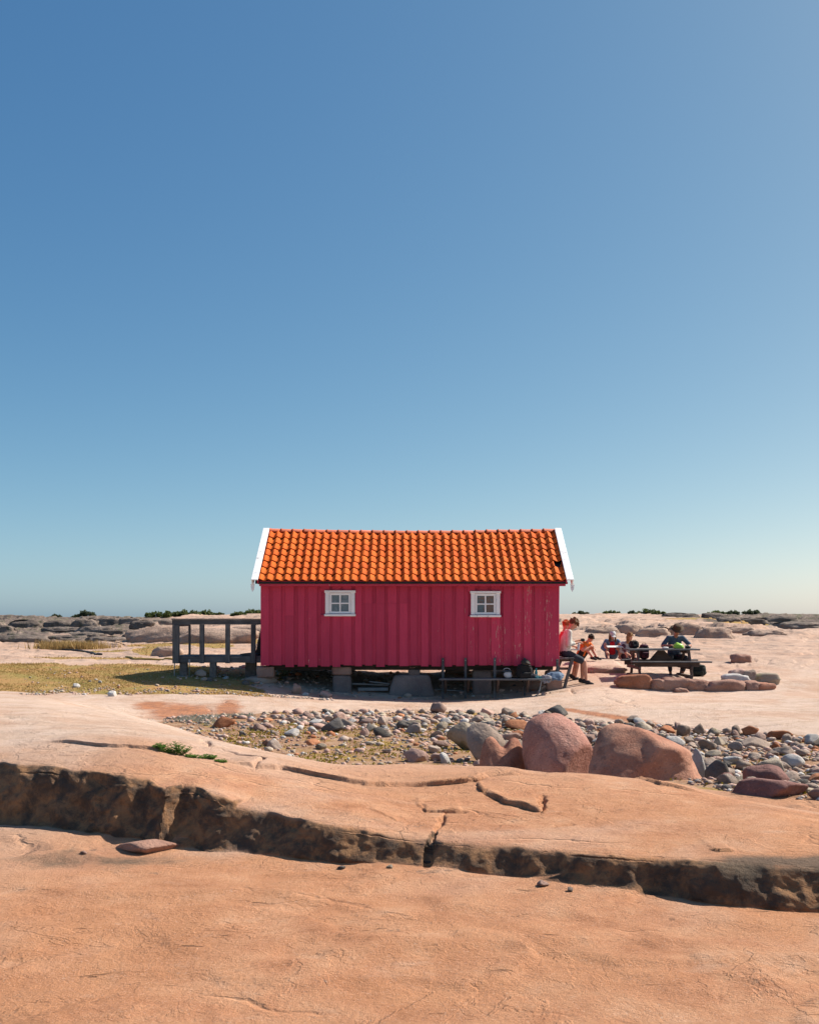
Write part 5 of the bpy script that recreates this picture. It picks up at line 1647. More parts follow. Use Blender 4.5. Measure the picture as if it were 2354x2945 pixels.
blade_field('tall_dry_grass', x, y, .28, .02, M_dry, 'tall dry yellow grass at the left beyond the slabs', 5, lean=.25)
n = 26000
u = rv.uniform(640, 2350, n); f = rv.uniform(.0, .8, n)
y = np.interp(u, HOL_U, HOL_A) + f * (np.interp(u, HOL_U, HOL_B) - np.interp(u, HOL_U, HOL_A)); x = (u - CX) / FPX * y
k = (fbm2(x * 1.5, y * 1.5, 4, 23) > .05) & (rv.random(n) < np.where(u < 1600, .9, .45))
V, F_ = leaves(int(k.sum()), np.stack([x[k], y[k], terrain_z(x[k], y[k]) + .012], 1), np.full((int(k.sum()), 3), .02), .013, 3, 1.3)
tag(link_mesh('stonecrop', np_mesh('stonecrop', V, F_, M_mossb, False)), 'yellow-green creeping stonecrop among the stones of the hollow', 'ground cover', kind='stuff')
n = 5200
u = np.concatenate([rv.uniform(500, 900, n // 2), rv.normal(700, 120, n // 2)])
y = np.interp(u, HOL_U, HOL_B) - np.abs(rv.normal(.2, .7, n)); x = (u - CX) / FPX * y
k = (fbm2(x * 1.2, y * 1.2, 3, 29) > .02) & (in_hollow(u, y) > .1)
blade_field('silver_grass', x[k], y[k], .055, .006, M_silver, 'silvery tufts of grass along the back lip of the hollow', 4, lean=.35)

def weed(u, v, w_px, h_px, seed, label):
    X, Y = hit(u, v, 8.0)
    g = gz(X, Y)
    root = empty('weed', (X, Y, g - .01))
    tag(root, label, 'plant', 'weeds rooted in the slab crack')
    r = random.Random(seed); s = Y / FPX
    W, H_ = w_px * s, h_px * s
    lf = MB(); st = MB()
    for k in range(max(7, int(w_px / 3.2))):
        bx = r.uniform(-.5, .5) * W; by = r.uniform(-.03, .03)
        hh = H_ * r.uniform(.55, 1.1) * (1 - .5 * abs(bx / (W * .5 + 1e-6)))
        tip = Vector((bx * 1.25 + r.uniform(-.02, .02), by + r.uniform(-.03, .03), hh))
        b0 = Vector((bx * .6, by, 0))
        st.tube([b0, (b0 + tip) / 2 + Vector((r.uniform(-.01, .01), 0, 0)), tip], [.0025, .002, .001], 5)
        for j in range(11):
            t = .2 + .8 * j / 10
            c = b0.lerp(tip, t); ang = j * 2.4 + r.uniform(-.4, .4)
            d = Vector((math.cos(ang), math.sin(ang), r.uniform(.1, .7))).normalized()
            L = r.uniform(.028, .048) * (1.1 - .4 * t); sd = d.cross(Vector((0, 0, 1))).normalized() * L * .26
            m_ = c + d * L * .5 + Vector((0, 0, .004)); e = c + d * L + Vector((0, 0, -.004))
            lf.add([c, m_ + sd, e, m_ - sd], [(0, 1, 2), (0, 2, 3)])
    lf.build('leaves', M_weed, root); st.build('stem', M_weed, root)
weed(500, 2172, 78, 38, 1, 'largest bright green leafy weed in the slab crack')
weed(455, 2163, 34, 14, 2, 'small leafy weed left of the largest weed')
weed(548, 2182, 36, 14, 3, 'small weed just right of the largest weed')
weed(598, 2188, 50, 18, 4, 'grassy weed in the crack, second group to the right')
weed(632, 2198, 30, 10, 5, 'rightmost tiny weed in the slab crack')

# ------------------------------------------------------------------ hoses and odd bits on the rock
def hose(name, pts, r, mat, label, y0, cat='hose'):
    P_ = []
    for u, v in pts:
        X, Y = hit(u, v, y0); P_.append(Vector((X, Y, gz(X, Y) + r)))
    Q = []
    for i in range(len(P_) - 1):
        for t in np.linspace(0, 1, 8, endpoint=False):
            q = P_[i].lerp(P_[i + 1], t); q.z = max(gz(q.x, q.y) + r, q.z - .03); Q.append(q)
    Q.append(P_[-1])
    return tag(MB().tube(Q, r, 8).build(name, mat, None, True), label, cat)
M_hoseb = simple_mat('black_hose', (.03, .03, .03), .5, .1, 5, 0)
M_hosey = simple_mat('yellow_hose', (.42, .30, .08), .5, .1, 5, 0)
hose('hose', [(100, 1866), (207, 1870), (244, 1873), (280, 1883), (293, 1884)], .030, M_hoseb, 'dark hose snaking over the pale slab at the left', 26)
hose('hose', [(362, 1891), (384, 1896), (437, 1897), (500, 1898)], .028, M_hosey, 'yellowish hose running towards the deck', 26)
X, Y = hit(1300, 2486, 5.5)
bar = MB().tube([px(1208, 2480, 6.86), px(1300, 2486, 6.84), px(1400, 2490, 6.82)], .012, 8).build('iron_bar', M_hoseb, None, True)
tag(bar, 'black iron bar lying against the foot of the slab', 'bar')

# ------------------------------------------------------------------ bench at the gable, picnic table
B1 = Vector((3.86, 26.4, .2))
gb = empty('gable_bench', B1)
tag(gb, 'grey plank bench with slanting leg against the right gable', 'bench')
def g1(mb, name, mat): return bp(gb, B1, mb, name, mat)
for k in range(3):
    g1(MB().box((3.735 + k * .125, 26.55, .885), (.115, 1.9, .042), bev=.006), 'seat_plank', M_greywood_z)
for yy in (25.68, 27.35):
    g1(MB().box((3.84, yy + .03, .835), (.40, .05, .055)), 'seat_bearer', M_brownwood)
    g1(MB().bar((4.00, yy, .86), (3.80, yy, gz(3.8, yy) - .03), .075, .07, (0, 1, 0), bev=.006), 'leg', M_greywood_z)
    g1(MB().bar((3.66, yy + .04, .63), (3.93, yy + .04, .63), .04, .06), 'stretcher', M_brownwood)
    g1(MB().box((3.665, yy + .04, .55), (.05, .06, .75)), 'wall_post', M_greywood_z)

TX, TY = 6.44, 26.72
TG_ = gz(TX, TY)
TZ = px(0, 1867, 26.35).z
pt = empty('picnic_table', (TX, TY, TG_))
T0 = Vector((TX, TY, TG_))
tag(pt, 'weathered wooden picnic table with attached benches on the terrace', 'picnic table')
def tp(mb, name, mat, parent=None): return bp(pt, T0, mb, name, mat, False, parent)
for k in range(5):
    tp(MB().box((TX, TY - .30 + k * .15, TZ - .018), (1.80, .140, .036), bev=.005), 'table_plank', M_greywood)
SZ_ = px(0, 1902, 26.1).z
for sg in (-1, 1):
    for k in range(2):
        tp(MB().box((TX + .10, TY + sg * (.56 + .135 * k), SZ_ - .018), (1.98, .125, .036), bev=.005), 'seat_plank', M_greywood)
    tp(MB().box((TX, TY + sg * .62, SZ_ - .09), (1.62, .05, .10), bev=.004), 'seat_rail', M_brownwood)
for sx in (-.70, .60):
    tp(MB().box((TX + sx, TY, TZ - .075), (.06, .66, .075), bev=.004), 'top_bearer', M_brownwood)
    tp(MB().box((TX + sx, TY, SZ_ - .165), (.055, 1.46, .085), bev=.004), 'seat_bearer', M_brownwood)
    tp(MB().box((TX + sx, TY, TG_ + .02), (.09, 1.3, .075), bev=.004), 'foot_beam', M_brownwood)
    for sy in (-1, 1):
        tp(MB().bar((TX + sx + .045, TY + sy * .22, TZ - .04), (TX + sx + .045, TY + sy * .52, TG_ + .04), .05, .10, (0, 1, 0), bev=.004), 'leg', M_brownwood_z)
# trapezoid centre board hanging under the top
zc0, zc1 = TZ - .05, SZ_ + .01
tp(MB().add([(TX - .09, TY, zc0), (TX + .09, TY, zc0), (TX + .31, TY, zc1), (TX - .30, TY, zc1), (TX - .09, TY + .03, zc0), (TX + .09, TY + .03, zc0), (TX + .31, TY + .03, zc1), (TX - .30, TY + .03, zc1)],
            [(3, 2, 1, 0), (4, 5, 6, 7), (0, 1, 5, 4), (1, 2, 6, 5), (2, 3, 7, 6), (3, 0, 4, 7)]), 'centre_board', M_brownwood)

# ------------------------------------------------------------------ people
def skin_mat(name, col):
    m = simple_mat(name, col, .55, .08, 12, 0)
    b = m.node_tree.nodes['Principled BSDF']
    b.inputs['Subsurface Weight'].default_value = .15; b.inputs['Subsurface Radius'].default_value = (.02, .008, .005); b.inputs['Subsurface Scale'].default_value = .5
    return m
def cloth(name, col, var=.12): return simple_mat(name, col, .85, var, 25, .004)
SK = skin_mat('skin_fair', (.56, .29, .20)); SK2 = skin_mat('skin_tanned', (.42, .20, .13))
M_eye = simple_mat('eye', (.02, .015, .012), .3, 0, 5, 0)
M_lip = simple_mat('lip', (.36, .12, .09), .5, 0, 5, 0)
def ik(a, c, l1, l2, pole):
    a, c, pole = Vector(a), Vector(c), Vector(pole)
    d = c - a; L = d.length
    L2 = min(max(L, abs(l1 - l2) + 1e-3), (l1 + l2) * .999)
    u = d.normalized(); c2 = a + u * L2
    k = (l1 * l1 - l2 * l2 + L2 * L2) / (2 * L2)
    h = math.sqrt(max(l1 * l1 - k * k, 0))
    p = pole - u * pole.dot(u)
    if p.length < 1e-5: p = Vector((0, 0, 1)) - u * u.z
    return a + u * k + p.normalized() * h, c2

def person(label, loc, yaw, s, lean, neck, pitch, hands, feet, shirt, bottoms, hair, shoes, skin=SK, sleeve=.55, shortl=.85, hairstyle='short', extra=None,
           elbow=((-.2, .6, -1), (-.2, -.6, -1)), knee=((.6, .25, 1), (.6, -.25, 1)), turn=0.0, group='people resting by the hut', toe=None):
    """seated figure; local frame: x forward, y left, z up, origin under the hips on the seat"""
    root = empty('person', loc, yaw)
    tag(root, label, 'person', group)
    hip = Vector((0, 0, .10 * s))
    up = Vector((math.sin(lean), 0, math.cos(lean)))
    chest = hip + up * .30 * s + Vector((.02 * s, 0, 0))
    up2 = Vector((math.sin(lean + neck), 0, math.cos(lean + neck)))
    nk = chest + up2 * .22 * s
    hp_ = Matrix.Rotation(turn, 3, 'Z')
    hf = hp_ @ Vector((math.cos(pitch), 0, -math.sin(pitch))); hu = hp_ @ Vector((math.sin(pitch), 0, math.cos(pitch))); hl = hu.cross(hf)
    HM = Matrix((hf, hl, hu)).transposed()
    hd = nk + up2 * .06 * s + hu * .11 * s + hf * .025 * s
    B = MB(); X = MB(); SHT = MB(); PNT = MB()
    # torso
    for (p0, r0, p1, r1) in ((hip, .125, chest, .13), (chest, .13, nk - up2 * .07 * s, .085)):
        for dy in (-.055, .055):
            o_ = Vector((0, dy * s, 0))
            B.capsule(p0 + o_, r0 * s * .85, p1 + o_, r1 * s * .85); SHT.capsule(p0 + o_, r0 * s * .98, p1 + o_, r1 * s * .98)
    B.capsule(nk - up2 * .05 * s, .055 * s, hd - hu * .04 * s, .05 * s)
    PNT.capsule(hip + Vector((0, -.06 * s, -.0)), .125 * s, hip + Vector((0, .06 * s, 0)), .125 * s)
    B.capsule(hip + Vector((0, -.06 * s, 0)), .11 * s, hip + Vector((0, .06 * s, 0)), .11 * s)
    # head: skull, jaw, nose, ears
    B.ell(hd + hu * .015 * s, (.098 * s, .076 * s, .105 * s), HM)
    B.ell(hd + hf * .035 * s - hu * .05 * s, (.058 * s, .056 * s, .065 * s), HM)
    B.capsule(hd + hf * .092 * s + hu * .01 * s, .010 * s, hd + hf * .108 * s - hu * .022 * s, .014 * s)
    for sd in (-1, 1):
        B.ell(hd + hl * sd * .078 * s - hu * .005 * s, (.02 * s, .008 * s, .032 * s), HM)
    # arms
    for i, sd in enumerate((1, -1)):
        sh = nk - up2 * .05 * s + Vector((0, sd * .175 * s, 0))
        el, wr = ik(sh, hands[i], .28 * s, .25 * s, elbow[i])
        B.capsule(sh, .052 * s, el, .040 * s); B.capsule(el, .040 * s, wr, .027 * s)
        SHT.capsule(sh, .066 * s, sh.lerp(el, min(1, sleeve / .55 * .62 if sleeve < .9 else 1)), .058 * s)
        SHT.capsule(nk - up2 * .07 * s + Vector((0, sd * .06 * s, 0)), .075 * s, sh, .064 * s)
        if sleeve > .9: SHT.capsule(el, .056 * s, el.lerp(wr, sleeve - .95 if sleeve < 1.9 else .92), .044 * s)
        fd = (wr - el).normalized()
        side = fd.cross(Vector((0, 0, 1)))
        side = side.normalized() if side.length > .1 else Vector((0, 1, 0))
        dn = side.cross(fd)
        if dn.z > 0: dn = -dn
        pm = wr + fd * .075 * s
        B.capsule(wr, .026 * s, wr + fd * .03 * s, .030 * s)
        for q in (-.5, .5): B.capsule(wr + fd * .03 * s + side * q * .035 * s, .021 * s, pm + side * q * .045 * s, .019 * s)
        for k_, (off, ln) in enumerate(((-.036, .066), (-.012, .075), (.012, .070), (.034, .056))):
            a_ = pm + side * off * s; b_ = a_ + (fd * .8 + dn * .45).normalized() * ln * .5 * s; c_ = b_ + (fd * .35 + dn * .9).normalized() * ln * .5 * s
            X.tube([a_ - fd * .02 * s, a_, b_, c_, c_ + dn * .004], [.010 * s, .010 * s, .009 * s, .007 * s, .002 * s], 6)
        th = wr + fd * .03 * s + side * (-sd) * .03 * s
        X.tube([th, th + (side * -sd * .6 + fd).normalized() * .035 * s, th + (side * -sd * .25 + fd + dn * .5).normalized() * .065 * s], [.013 * s, .011 * s, .007 * s], 6)
    # legs
    SHO = MB()
    for i, sd in enumerate((1, -1)):
        hj = hip + Vector((.02 * s, sd * .095 * s, -.02 * s))
        kn, an = ik(hj, feet[i], .43 * s, .42 * s, knee[i])
        B.capsule(hj, .085 * s, kn, .055 * s); B.capsule(kn, .054 * s, kn.lerp(an, .3), .058 * s); B.capsule(kn.lerp(an, .3), .057 * s, an, .036 * s)
        PNT.capsule(hj, .103 * s, hj.lerp(kn, min(shortl, 1.0)), (.085 if shortl < 1 else .075) * s)
        if shortl > 1: PNT.capsule(kn, .072 * s, kn.lerp(an, shortl - 1), .055 * s)
        td = Vector(toe[i]) if toe else Vector((1, .12 * sd, -.18))
        td = td.normalized()
        heel = an - td * .05 * s + Vector((0, 0, -.045 * s)); tip = an + td * .15 * s + Vector((0, 0, -.045 * s))
        B.capsule(heel, .034 * s, tip, .026 * s); B.capsule(an, .036 * s, an + td * .08 * s + Vector((0, 0, -.03 * s)), .030 * s)
        SHO.capsule(heel, .044 * s, tip, .036 * s); SHO.capsule(heel + Vector((0, 0, .03 * s)), .040 * s, an + td * .06 * s + Vector((0, 0, -.02 * s)), .038 * s)
    body = remeshed(B, 'body', skin, root, .013, 3, X)
    if shirt: remeshed(SHT, 'shirt', shirt, root, .016, 2)
    if bottoms: remeshed(PNT, 'trousers' if shortl > 1 else 'shorts', bottoms, root, .016, 2)
    if shoes: remeshed(SHO, 'shoes', shoes, root, .012, 2)
    E = MB()
    for sd in (-1, 1): E.ell(hd + hf * .088 * s + hl * sd * .030 * s + hu * .015 * s, (.008 * s, .011 * s, .007 * s), HM, 8, 6)
    E.build('eyes', M_eye, root, True)
    MB().ell(hd + hf * .089 * s - hu * .055 * s, (.008 * s, .022 * s, .006 * s), HM, 8, 6).build('mouth', M_lip, root, True)
    Hh = MB(); r = random.Random(int(s * 1000) + int(yaw * 10))
    if hair:
        Hh.ell(hd - hf * .016 * s + hu * .038 * s, (.104 * s, .088 * s, .096 * s), HM)
        if hairstyle != 'cap':
            for k_ in range(26):
                a_ = r.uniform(0, 6.28); e = r.uniform(.1, 1.4)
                d_ = (hf * math.cos(a_) * math.cos(e) + hl * math.sin(a_) * math.cos(e) + hu * math.sin(e))
                c_ = hd - hf * .012 * s + hu * .04 * s + Vector((d_.x * .09, d_.y * .09, d_.z * .09)) * s
                Hh.capsule(c_, .026 * s, c_ + (d_ + hf * .3 - hu * .2).normalized() * .03 * s, .014 * s, 6)
        if hairstyle in ('long', 'cap'):
            for sd in (-1, 1):
                for k_ in range(3):
                    Hh.capsule(hd + hl * sd * .075 * s - hf * (.0 + .03 * k_) * s + hu * .0, .032 * s, hd + hl * sd * (.085 + .01 * k_) * s - hf * .02 * k_ * s - Vector((0, 0, .20 * s)), .024 * s, 8)
        if hairstyle == 'fringe':
            for k_ in range(7):
                y_ = (k_ - 3) * .022 * s
                Hh.capsule(hd + hf * .085 * s + hl * y_ + hu * .085 * s, .022 * s, hd + hf * (.115 + .012 * (k_ % 2)) * s + hl * y_ + hu * .03 * s, .012 * s, 6)
        remeshed(Hh, 'hair', hair, root, .012, 1)
    if extra: extra(root, s, hd, hf, hl, hu, HM, nk, chest, hip, up)
    return root

M_shirtw = cloth('pale_linen', (.62, .60, .55)); M_navy = cloth('navy_shorts', (.035, .04, .055)); M_black = cloth('black_fabric', (.016, .016, .018))
M_orange = cloth('orange_shirt', (.75, .16, .02)); M_denim = cloth('blue_denim', (.13, .19, .28)); M_redt = cloth('red_top', (.55, .015, .03))
M_greyt = cloth('light_grey_cotton', (.42, .42, .44)); M_bluet = cloth('slate_blue_tshirt', (.065, .10, .15)); M_pinkt = cloth('coral_shirt', (.62, .09, .10))
M_hairb = cloth('brown_hair', (.13, .065, .03), .3); M_hairl = cloth('sandy_hair', (.33, .19, .08), .3); M_hairr = cloth('ginger_hair', (.45, .12, .04), .3); M_haird = cloth('dark_hair', (.03, .02, .014), .3)
M_sand = cloth('dark_sandal', (.03, .03, .034)); M_capw = cloth('pale_cap', (.58, .58, .57)); M_hat = cloth('brown_felt', (.085, .05, .03)); M_paper = cloth('paper', (.74, .72, .68))
M_green = cloth('dark_green_canvas', (.025, .035, .03)); M_plum = cloth('plum_canvas', (.09, .035, .055)); M_lime = simple_mat('lime_plastic', (.34, .62, .07), .35, .1, 14, .004)
M_teal = simple_mat('teal_plastic', (.04, .30, .34), .3, .05, 8, 0); M_clearp = simple_mat('clear_plastic', (.55, .57, .6), .15, .15, 20, .003)
M_plastic = simple_mat('black_plastic', (.02, .02, .022), .4, .1, 10, 0)

def sandwich(root, s, hd, hf, hl, hu, HM, nk, chest, hip, up):
    pass
mY = 25.95
person('adult in pale shirt and dark shorts bent over on the gable bench', (3.87, mY, .905), 0.0, 1.10, .02, .22, .62,
       [(.34, .10, .40), (.30, -.10, .36)], [(.44, .10, -.56), (.50, -.12, -.57)], M_shirtw, M_navy, M_hairb, M_sand, sleeve=1.5, shortl=.82, hairstyle='fringe',
       elbow=((-1, .5, -.6), (-1, -.5, -.6)), knee=((1, .05, .8), (1, -.05, .8)), toe=((1, .1, -.22), (1, -.1, -.3)))
person('ginger-haired person in coral top half hidden behind the bench adult', (3.90, 26.75, .905), 0.0, 1.0, .0, .12, .35,
       [(.32, .1, .25), (.30, -.1, .25)], [(.30, .12, -.50), (.33, -.10, -.54)], M_pinkt, M_orange, M_hairr, M_sand, sleeve=.5, shortl=.9, hairstyle='short',
       knee=((1, .05, .8), (1, -.05, .8)), toe=((1, .1, -.3), (1, -.1, -.3)))
def seat_pos(u, Y, dz_=0.0):
    X = (u - CX) / FPX * Y
    return (X, Y, gz(X, Y) + dz_)
person('child in orange top sitting on the rock with head in hands', seat_pos(1668, 29.1, .02), -.75, .86, .35, .3, .75,
       [(.36, .08, .34), (.36, -.08, .34)], [(.46, .10, .07), (.46, -.10, .07)], M_orange, M_black, M_haird, M_sand, SK, sleeve=.5, shortl=.5, hairstyle='short',
       elbow=((.5, .6, -1), (.5, -.6, -1)))
def cap(root, s, hd, hf, hl, hu, HM, nk, chest, hip, up):
    c = MB(); c.ell(hd + hu * .05 * s, (.112 * s, .096 * s, .082 * s), HM)
    c.ell(hd + hf * .14 * s + hu * .035 * s, (.075 * s, .075 * s, .014 * s), HM)
    remeshed(c, 'cap', M_capw, root, .012, 1)
    t = MB()
    for dy in (-.03, .03): t.capsule(chest + Vector((.075 * s, dy * s, -.2 * s)), .075 * s, chest + Vector((.085 * s, dy * s, .10 * s)), .06 * s)
    remeshed(t, 'top', M_redt, root, .014, 2)
girl = person('child in white cap and red top under blue shirt reading a sheet', seat_pos(1757, 29.9, .03), -math.pi / 2, .92, .12, .2, .55,
       [(.36, .20, .20), (.36, -.20, .20)], [(.36, .16, .07), (.36, -.16, .07)], M_denim, M_denim, M_hairb, None, SK, sleeve=1.6, shortl=.45, hairstyle='cap', extra=cap,
       elbow=((-.3, 1, -.6), (-.3, -1, -.6)), knee=((.5, .35, 1), (.5, -.35, 1)))
p = girl.location
o = MB().box((0, 0, 0), (.44, .27, .006), rot=(.15, 0, 0)).build('paper_sheet', M_paper)
o.location = (p.x, p.y - .47, p.z + .36); tag(o, 'white sheet of paper held by the child in the cap', 'paper')
person('sandy-haired child in light grey shirt beside the child in the cap', seat_pos(1797, 29.7, .03), -1.25, .86, .18, .2, .35,
       [(.30, .12, .18), (.30, -.10, .18)], [(.34, .12, .07), (.34, -.12, .07)], M_greyt, M_plum, M_hairl, M_sand, SK, sleeve=1.6, shortl=1.5, hairstyle='long', turn=.5)
def hat(root, s, hd, hf, hl, hu, HM, nk, chest, hip, up):
    h = MB()
    prof = [(.175, .0), (.172, .012), (.115, .014), (.105, .05), (.098, .10), (.075, .125), (.0, .118)]
    n_ = 20; vs = []; fs = []
    for (r_q, z_q) in prof:
        for k_ in range(n_):
            a_ = 2 * math.pi * k_ / n_
            curl = .035 * (abs(math.sin(a_)) ** 3) * (1 if r_q > .15 else 0)
            vs.append(hd + (hf * math.cos(a_) * r_q * 1.05 + hl * math.sin(a_) * r_q) * s + hu * (z_q + .055 + curl) * s)
    for j_ in range(len(prof) - 1):
        for k_ in range(n_):
            a_ = j_ * n_ + k_; b_ = j_ * n_ + (k_ + 1) % n_
            fs.append((a_, b_, b_ + n_, a_ + n_))
    h.add(vs, fs).build('hat', M_hat, root, True)
    MB().tube([hd + hf * .095 * s + hl * y_ * s + hu * .018 * s for y_ in (-.07, -.03, 0, .03, .07)], .014 * s, 6).build('sunglasses', M_plastic, root, True)
hatman = person('adult in slate blue T-shirt and brim hat seated behind the picnic table', ((1937 - CX) / FPX * 27.42, 27.42, SZ_ + .01), -math.pi / 2, 1.02, .22, .25, .55,
       [(.46, .26, .34), (.42, -.20, .36)], [(.30, .14, -.38), (.28, -.16, -.38)], M_bluet, M_navy, M_hairb, M_sand, SK2, sleeve=.75, shortl=1.75, hairstyle='short', extra=hat,
       elbow=((-.2, 1, -.8), (-.2, -1, -.8)))

# ------------------------------------------------------------------ bags and small things
def backpack(name, label, loc, rz, size, mat, mat2, tilt=0.0, cat='backpack', group='bags of the resting people'):
    w, d, h = size
    root = empty(name, loc, rz); root.rotation_euler = (tilt, 0, rz)
    tag(root, label, cat, group)
    b = MB()
    b.box((0, 0, h * .42), (w * .9, d * .8, h * .8), bev=min(w, d) * .2); b.ell((0, 0, h * .78), (w * .46, d * .42, h * .22)); b.ell((0, 0, h * .3), (w * .52, d * .5, h * .32))
    remeshed(b, 'pack_body', mat, root, .02, 4)
    p_ = MB(); p_.box((0, -d * .48, h * .28), (w * .66, d * .25, h * .4), bev=.03); p_.ell((0, -d * .5, h * .3), (w * .33, d * .16, h * .2))
    remeshed(p_, 'front_pocket', mat2, root, .018, 3)
    lid = MB(); lid.ell((0, -d * .02, h * .88), (w * .44, d * .46, h * .12)); remeshed(lid, 'lid', mat2, root, .018, 2)
    MB().tube([(-.05, 0, h * .96), (-.04, 0, h * 1.06), (.04, 0, h * 1.06), (.05, 0, h * .96)], .009, 6).build('handle', M_black, root, True)
    for sx in (-1, 1):
        MB().tube([(sx * w * .25, d * .4, h * .85), (sx * w * .34, d * .72, h * .6), (sx * w * .34, d * .66, h * .3), (sx * w * .28, d * .38, h * .1)], .018, 6).build('strap', M_black, root, True)
        MB().tube([(sx * w * .3, -d * .5, h * .8), (sx * w * .3, -d * .62, h * .45), (sx * w * .28, -d * .5, h * .1)], .008, 6).build('side_strap', M_black, root, True)
    return root
def at(u, Y, z): return ((u - CX) / FPX * Y, Y, z)
backpack('backpack', 'black backpack lying on the left end of the picnic table', at(1823, 26.95, TZ), .2, (.24, .2, .20), M_black, M_black)
backpack('backpack', 'plum and black backpack standing on the far table bench', at(1851, 27.35, SZ_), .1, (.27, .24, .40), M_black, M_plum)
X = (2008 - CX) / FPX * 26.75
backpack('backpack', 'dark green backpack on the ground at the right table end', (X, 26.75, gz(X, 26.75)), -.4, (.40, .26, .30), M_green, M_green)
lb = MB(); lb.ell((0, 0, .06), (.14, .10, .085)); lb.box((0, 0, .03), (.25, .18, .05), bev=.02); lb.ell((.07, .02, .04), (.09, .08, .06)); lb.ell((-.03, 0, .12), (.05, .04, .05))
o = remeshed(lb, 'bag', M_lime, None, .018, 2); o.location = at(1949, 26.72, TZ); tag(o, 'bright lime green bag on the picnic table', 'bag', 'bags of the resting people')
cm = empty('camera_body', at(1976, 26.6, TZ), .3); tag(cm, 'black photo camera lying on the picnic table', 'camera')
MB().box((0, 0, .045), (.13, .06, .08), bev=.012).build('housing', M_plastic, cm)
MB().tube([(0, -.03, .042), (0, -.10, .042)], .034, 14).build('lens', M_plastic, cm, True)
MB().box((0, 0, .092), (.05, .045, .03), bev=.008).build('viewfinder', M_plastic, cm)
cl = MB(); cl.ell((0, 0, .02), (.09, .06, .03)); cl.ell((.04, .01, .025), (.05, .05, .025))
o = remeshed(cl, 'napkin', M_paper, None, .014, 1); o.location = at(1912, 26.6, TZ + .002); tag(o, 'crumpled pale napkin on the table before the adult', 'napkin')

BZ = .437
backpack('backpack', 'black rucksack slumped on the low bench with things on top', at(1507, 25.0, BZ - .02), .1, (.42, .26, .36), M_black, M_black, 0.05)
cp = MB(); cp.ell((0, 0, .03), (.11, .11, .09)); cp.ell((.06, -.10, .02), (.07, .08, .014), (0, .25, -.4)); cp.box((.02, -.08, .03), (.08, .06, .06), (0, 0, .3), bev=.02)
o = remeshed(cp, 'cap', cloth('black_tan_cap', (.05, .045, .04)), None, .014, 1); o.location = at(1510, 24.98, BZ + .34); tag(o, 'black cap lying on top of the slumped rucksack', 'cap')
bgm = MB()
bgm.ell((0, 0, .09), (.10, .08, .09)); bgm.ell((.02, 0, .05), (.09, .09, .06))
bag = empty('lunch_bag', at(1459, 24.98, BZ)); tag(bag, 'clear plastic tub bag with lid and handle on the low bench', 'bag', 'bags of the resting people')
remeshed(bgm, 'tub', M_clearp, bag, .014, 1)
lm = MB(); lm.ell((-.01, 0, .165), (.12, .09, .03)); remeshed(lm, 'lid', cloth('slate_lid', (.06, .08, .10)), bag, .012, 1)
MB().tube([(-.02 + .08 * math.cos(a), 0, .19 + .05 * math.sin(a)) for a in np.linspace(0, math.pi, 9)], .008, 6).build('handle', M_clearp, bag, True)
bt = empty('water_bottle', at(1541, 25.05, BZ)); tag(bt, 'teal water bottle standing on the low bench', 'bottle')
MB().tube([(0, 0, 0), (0, 0, .01), (0, 0, .15), (0, 0, .18), (0, 0, .20)], [.030, .034, .034, .022, .018], 14).build('flask', M_teal, bt, True)
MB().tube([(0, 0, .20), (0, 0, .205), (0, 0, .235), (0, 0, .24)], [.014, .021, .021, .012], 12).build('cap', M_teal, bt, True)
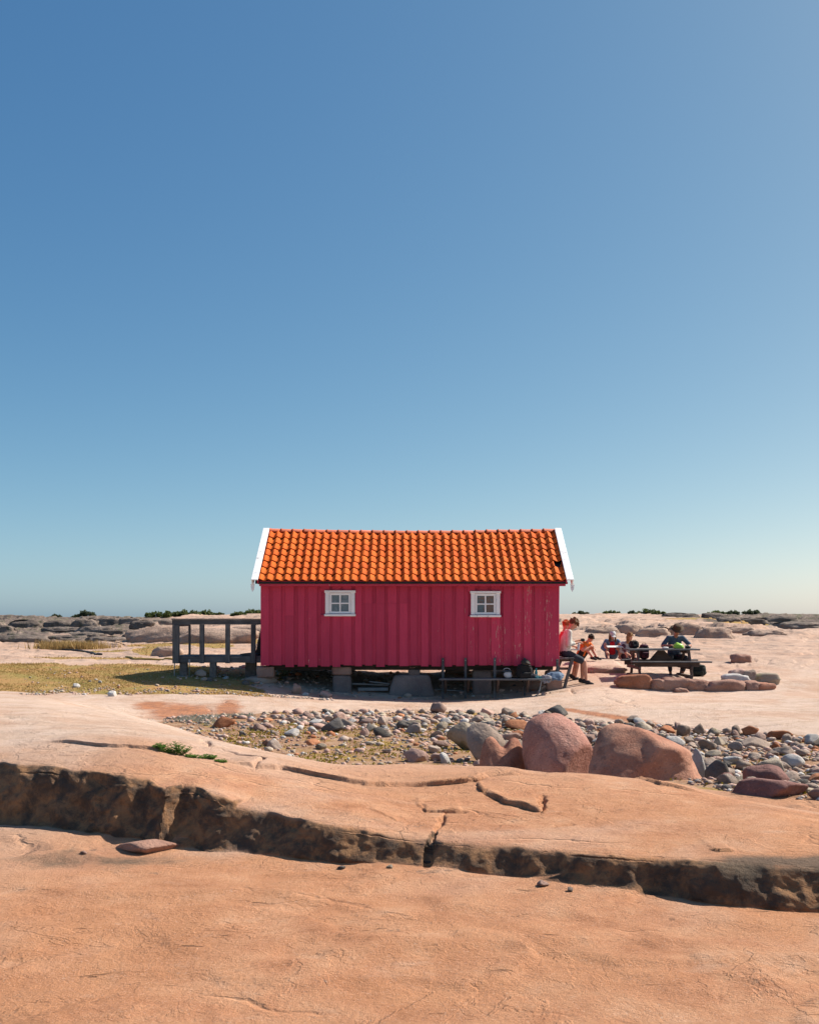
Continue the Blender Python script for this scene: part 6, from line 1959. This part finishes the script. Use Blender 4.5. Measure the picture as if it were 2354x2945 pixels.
def cloth_heap(label, u, Y, z, w, d, h, mat, seed, drape=.0):
    r = np.random.default_rng(seed)
    V, F_ = ICO[4]
    q = V * np.array([w / 2, d / 2, h / 2])
    nz = fbm3(V[:, 0] * 2.2 + seed, V[:, 1] * 2.2, V[:, 2] * 2.2, 3, seed); rd = 1 - 2 * np.abs(fbm3(V[:, 0] * 3 + seed, V[:, 1] * 3, V[:, 2] * 3, 2, seed + 4))
    q = q * (1 + .5 * nz + .22 * rd)[:, None]
    low = q[:, 2] < -h * .3
    q[low, 2] = -h * .3 + (q[low, 2] + h * .3) * .15
    if drape:
        f = q[:, 1] < -d * .18
        q[f, 2] -= drape * sstep(.18, .5, -q[f, 1] / d)
    o = link_mesh('clothing', np_mesh('clothing', q, F_, mat, True), None, None, at(u, Y, z + h * .33))
    return tag(o, label, 'clothing', 'clothes heaped on the low bench')
cloth_heap('dark navy garment heaped next to the rucksack', 1530, 24.97, BZ, .22, .2, .12, M_navy, 3)
cloth_heap('teal patterned towel heaped before the bottle', 1548, 24.92, BZ, .22, .2, .07, cloth('teal_towel', (.05, .17, .20), .3), 5, .05)
cloth_heap('pale grey cloth hanging over the bench edge', 1570, 24.92, BZ, .24, .22, .09, cloth('pale_cloth', (.36, .34, .36), .3), 7, .12)
cloth_heap('blue denim garment at the right end of the low bench', 1595, 25.02, BZ + .02, .36, .3, .14, M_denim, 9, .08)
pts = [px(1566, 1954, 24.85), px(1556, 1960, 24.82), px(1552, 1980, 24.82), px(1548, 1996, 24.8), px(1530, 2006, 24.75), px(1500, 2009, 24.72), px(1450, 2012, 24.7)]
tag(MB().tube(pts, .012, 8).build('cable', simple_mat('pale_cable', (.34, .36, .35), .5), None, True), 'pale cable looping down from the bench to the ground', 'cable')
bo = MB(); bo.tube([(0, 0, 0), (0, 0, .01), (0, 0, .12), (0, 0, .15), (0, 0, .19)], [.028, .033, .033, .018, .014], 12)
o = bo.build('drink_bottle', M_clearp, None, True); o.location = (4.17, mY - .13, 1.075); o.rotation_euler = (0, .1, 0); tag(o, 'clear drink bottle held on the lap of the bench adult', 'bottle')
bx_ = MB().box((0, 0, 0), (.22, .18, .03), rot=(0, .1, 0), bev=.008).build('lunch_paper', M_paper); bx_.location = (4.06, mY - .05, 1.10)
tag(bx_, 'unfolded white lunch paper on the lap of the bench adult', 'paper')
ph = MB().box((0, 0, 0), (.10, .07, .08), bev=.015).build('food_box', M_plastic); ph.location = (4.30, mY - .02, 1.33)
tag(ph, 'small dark box held up by the bench adult', 'box')
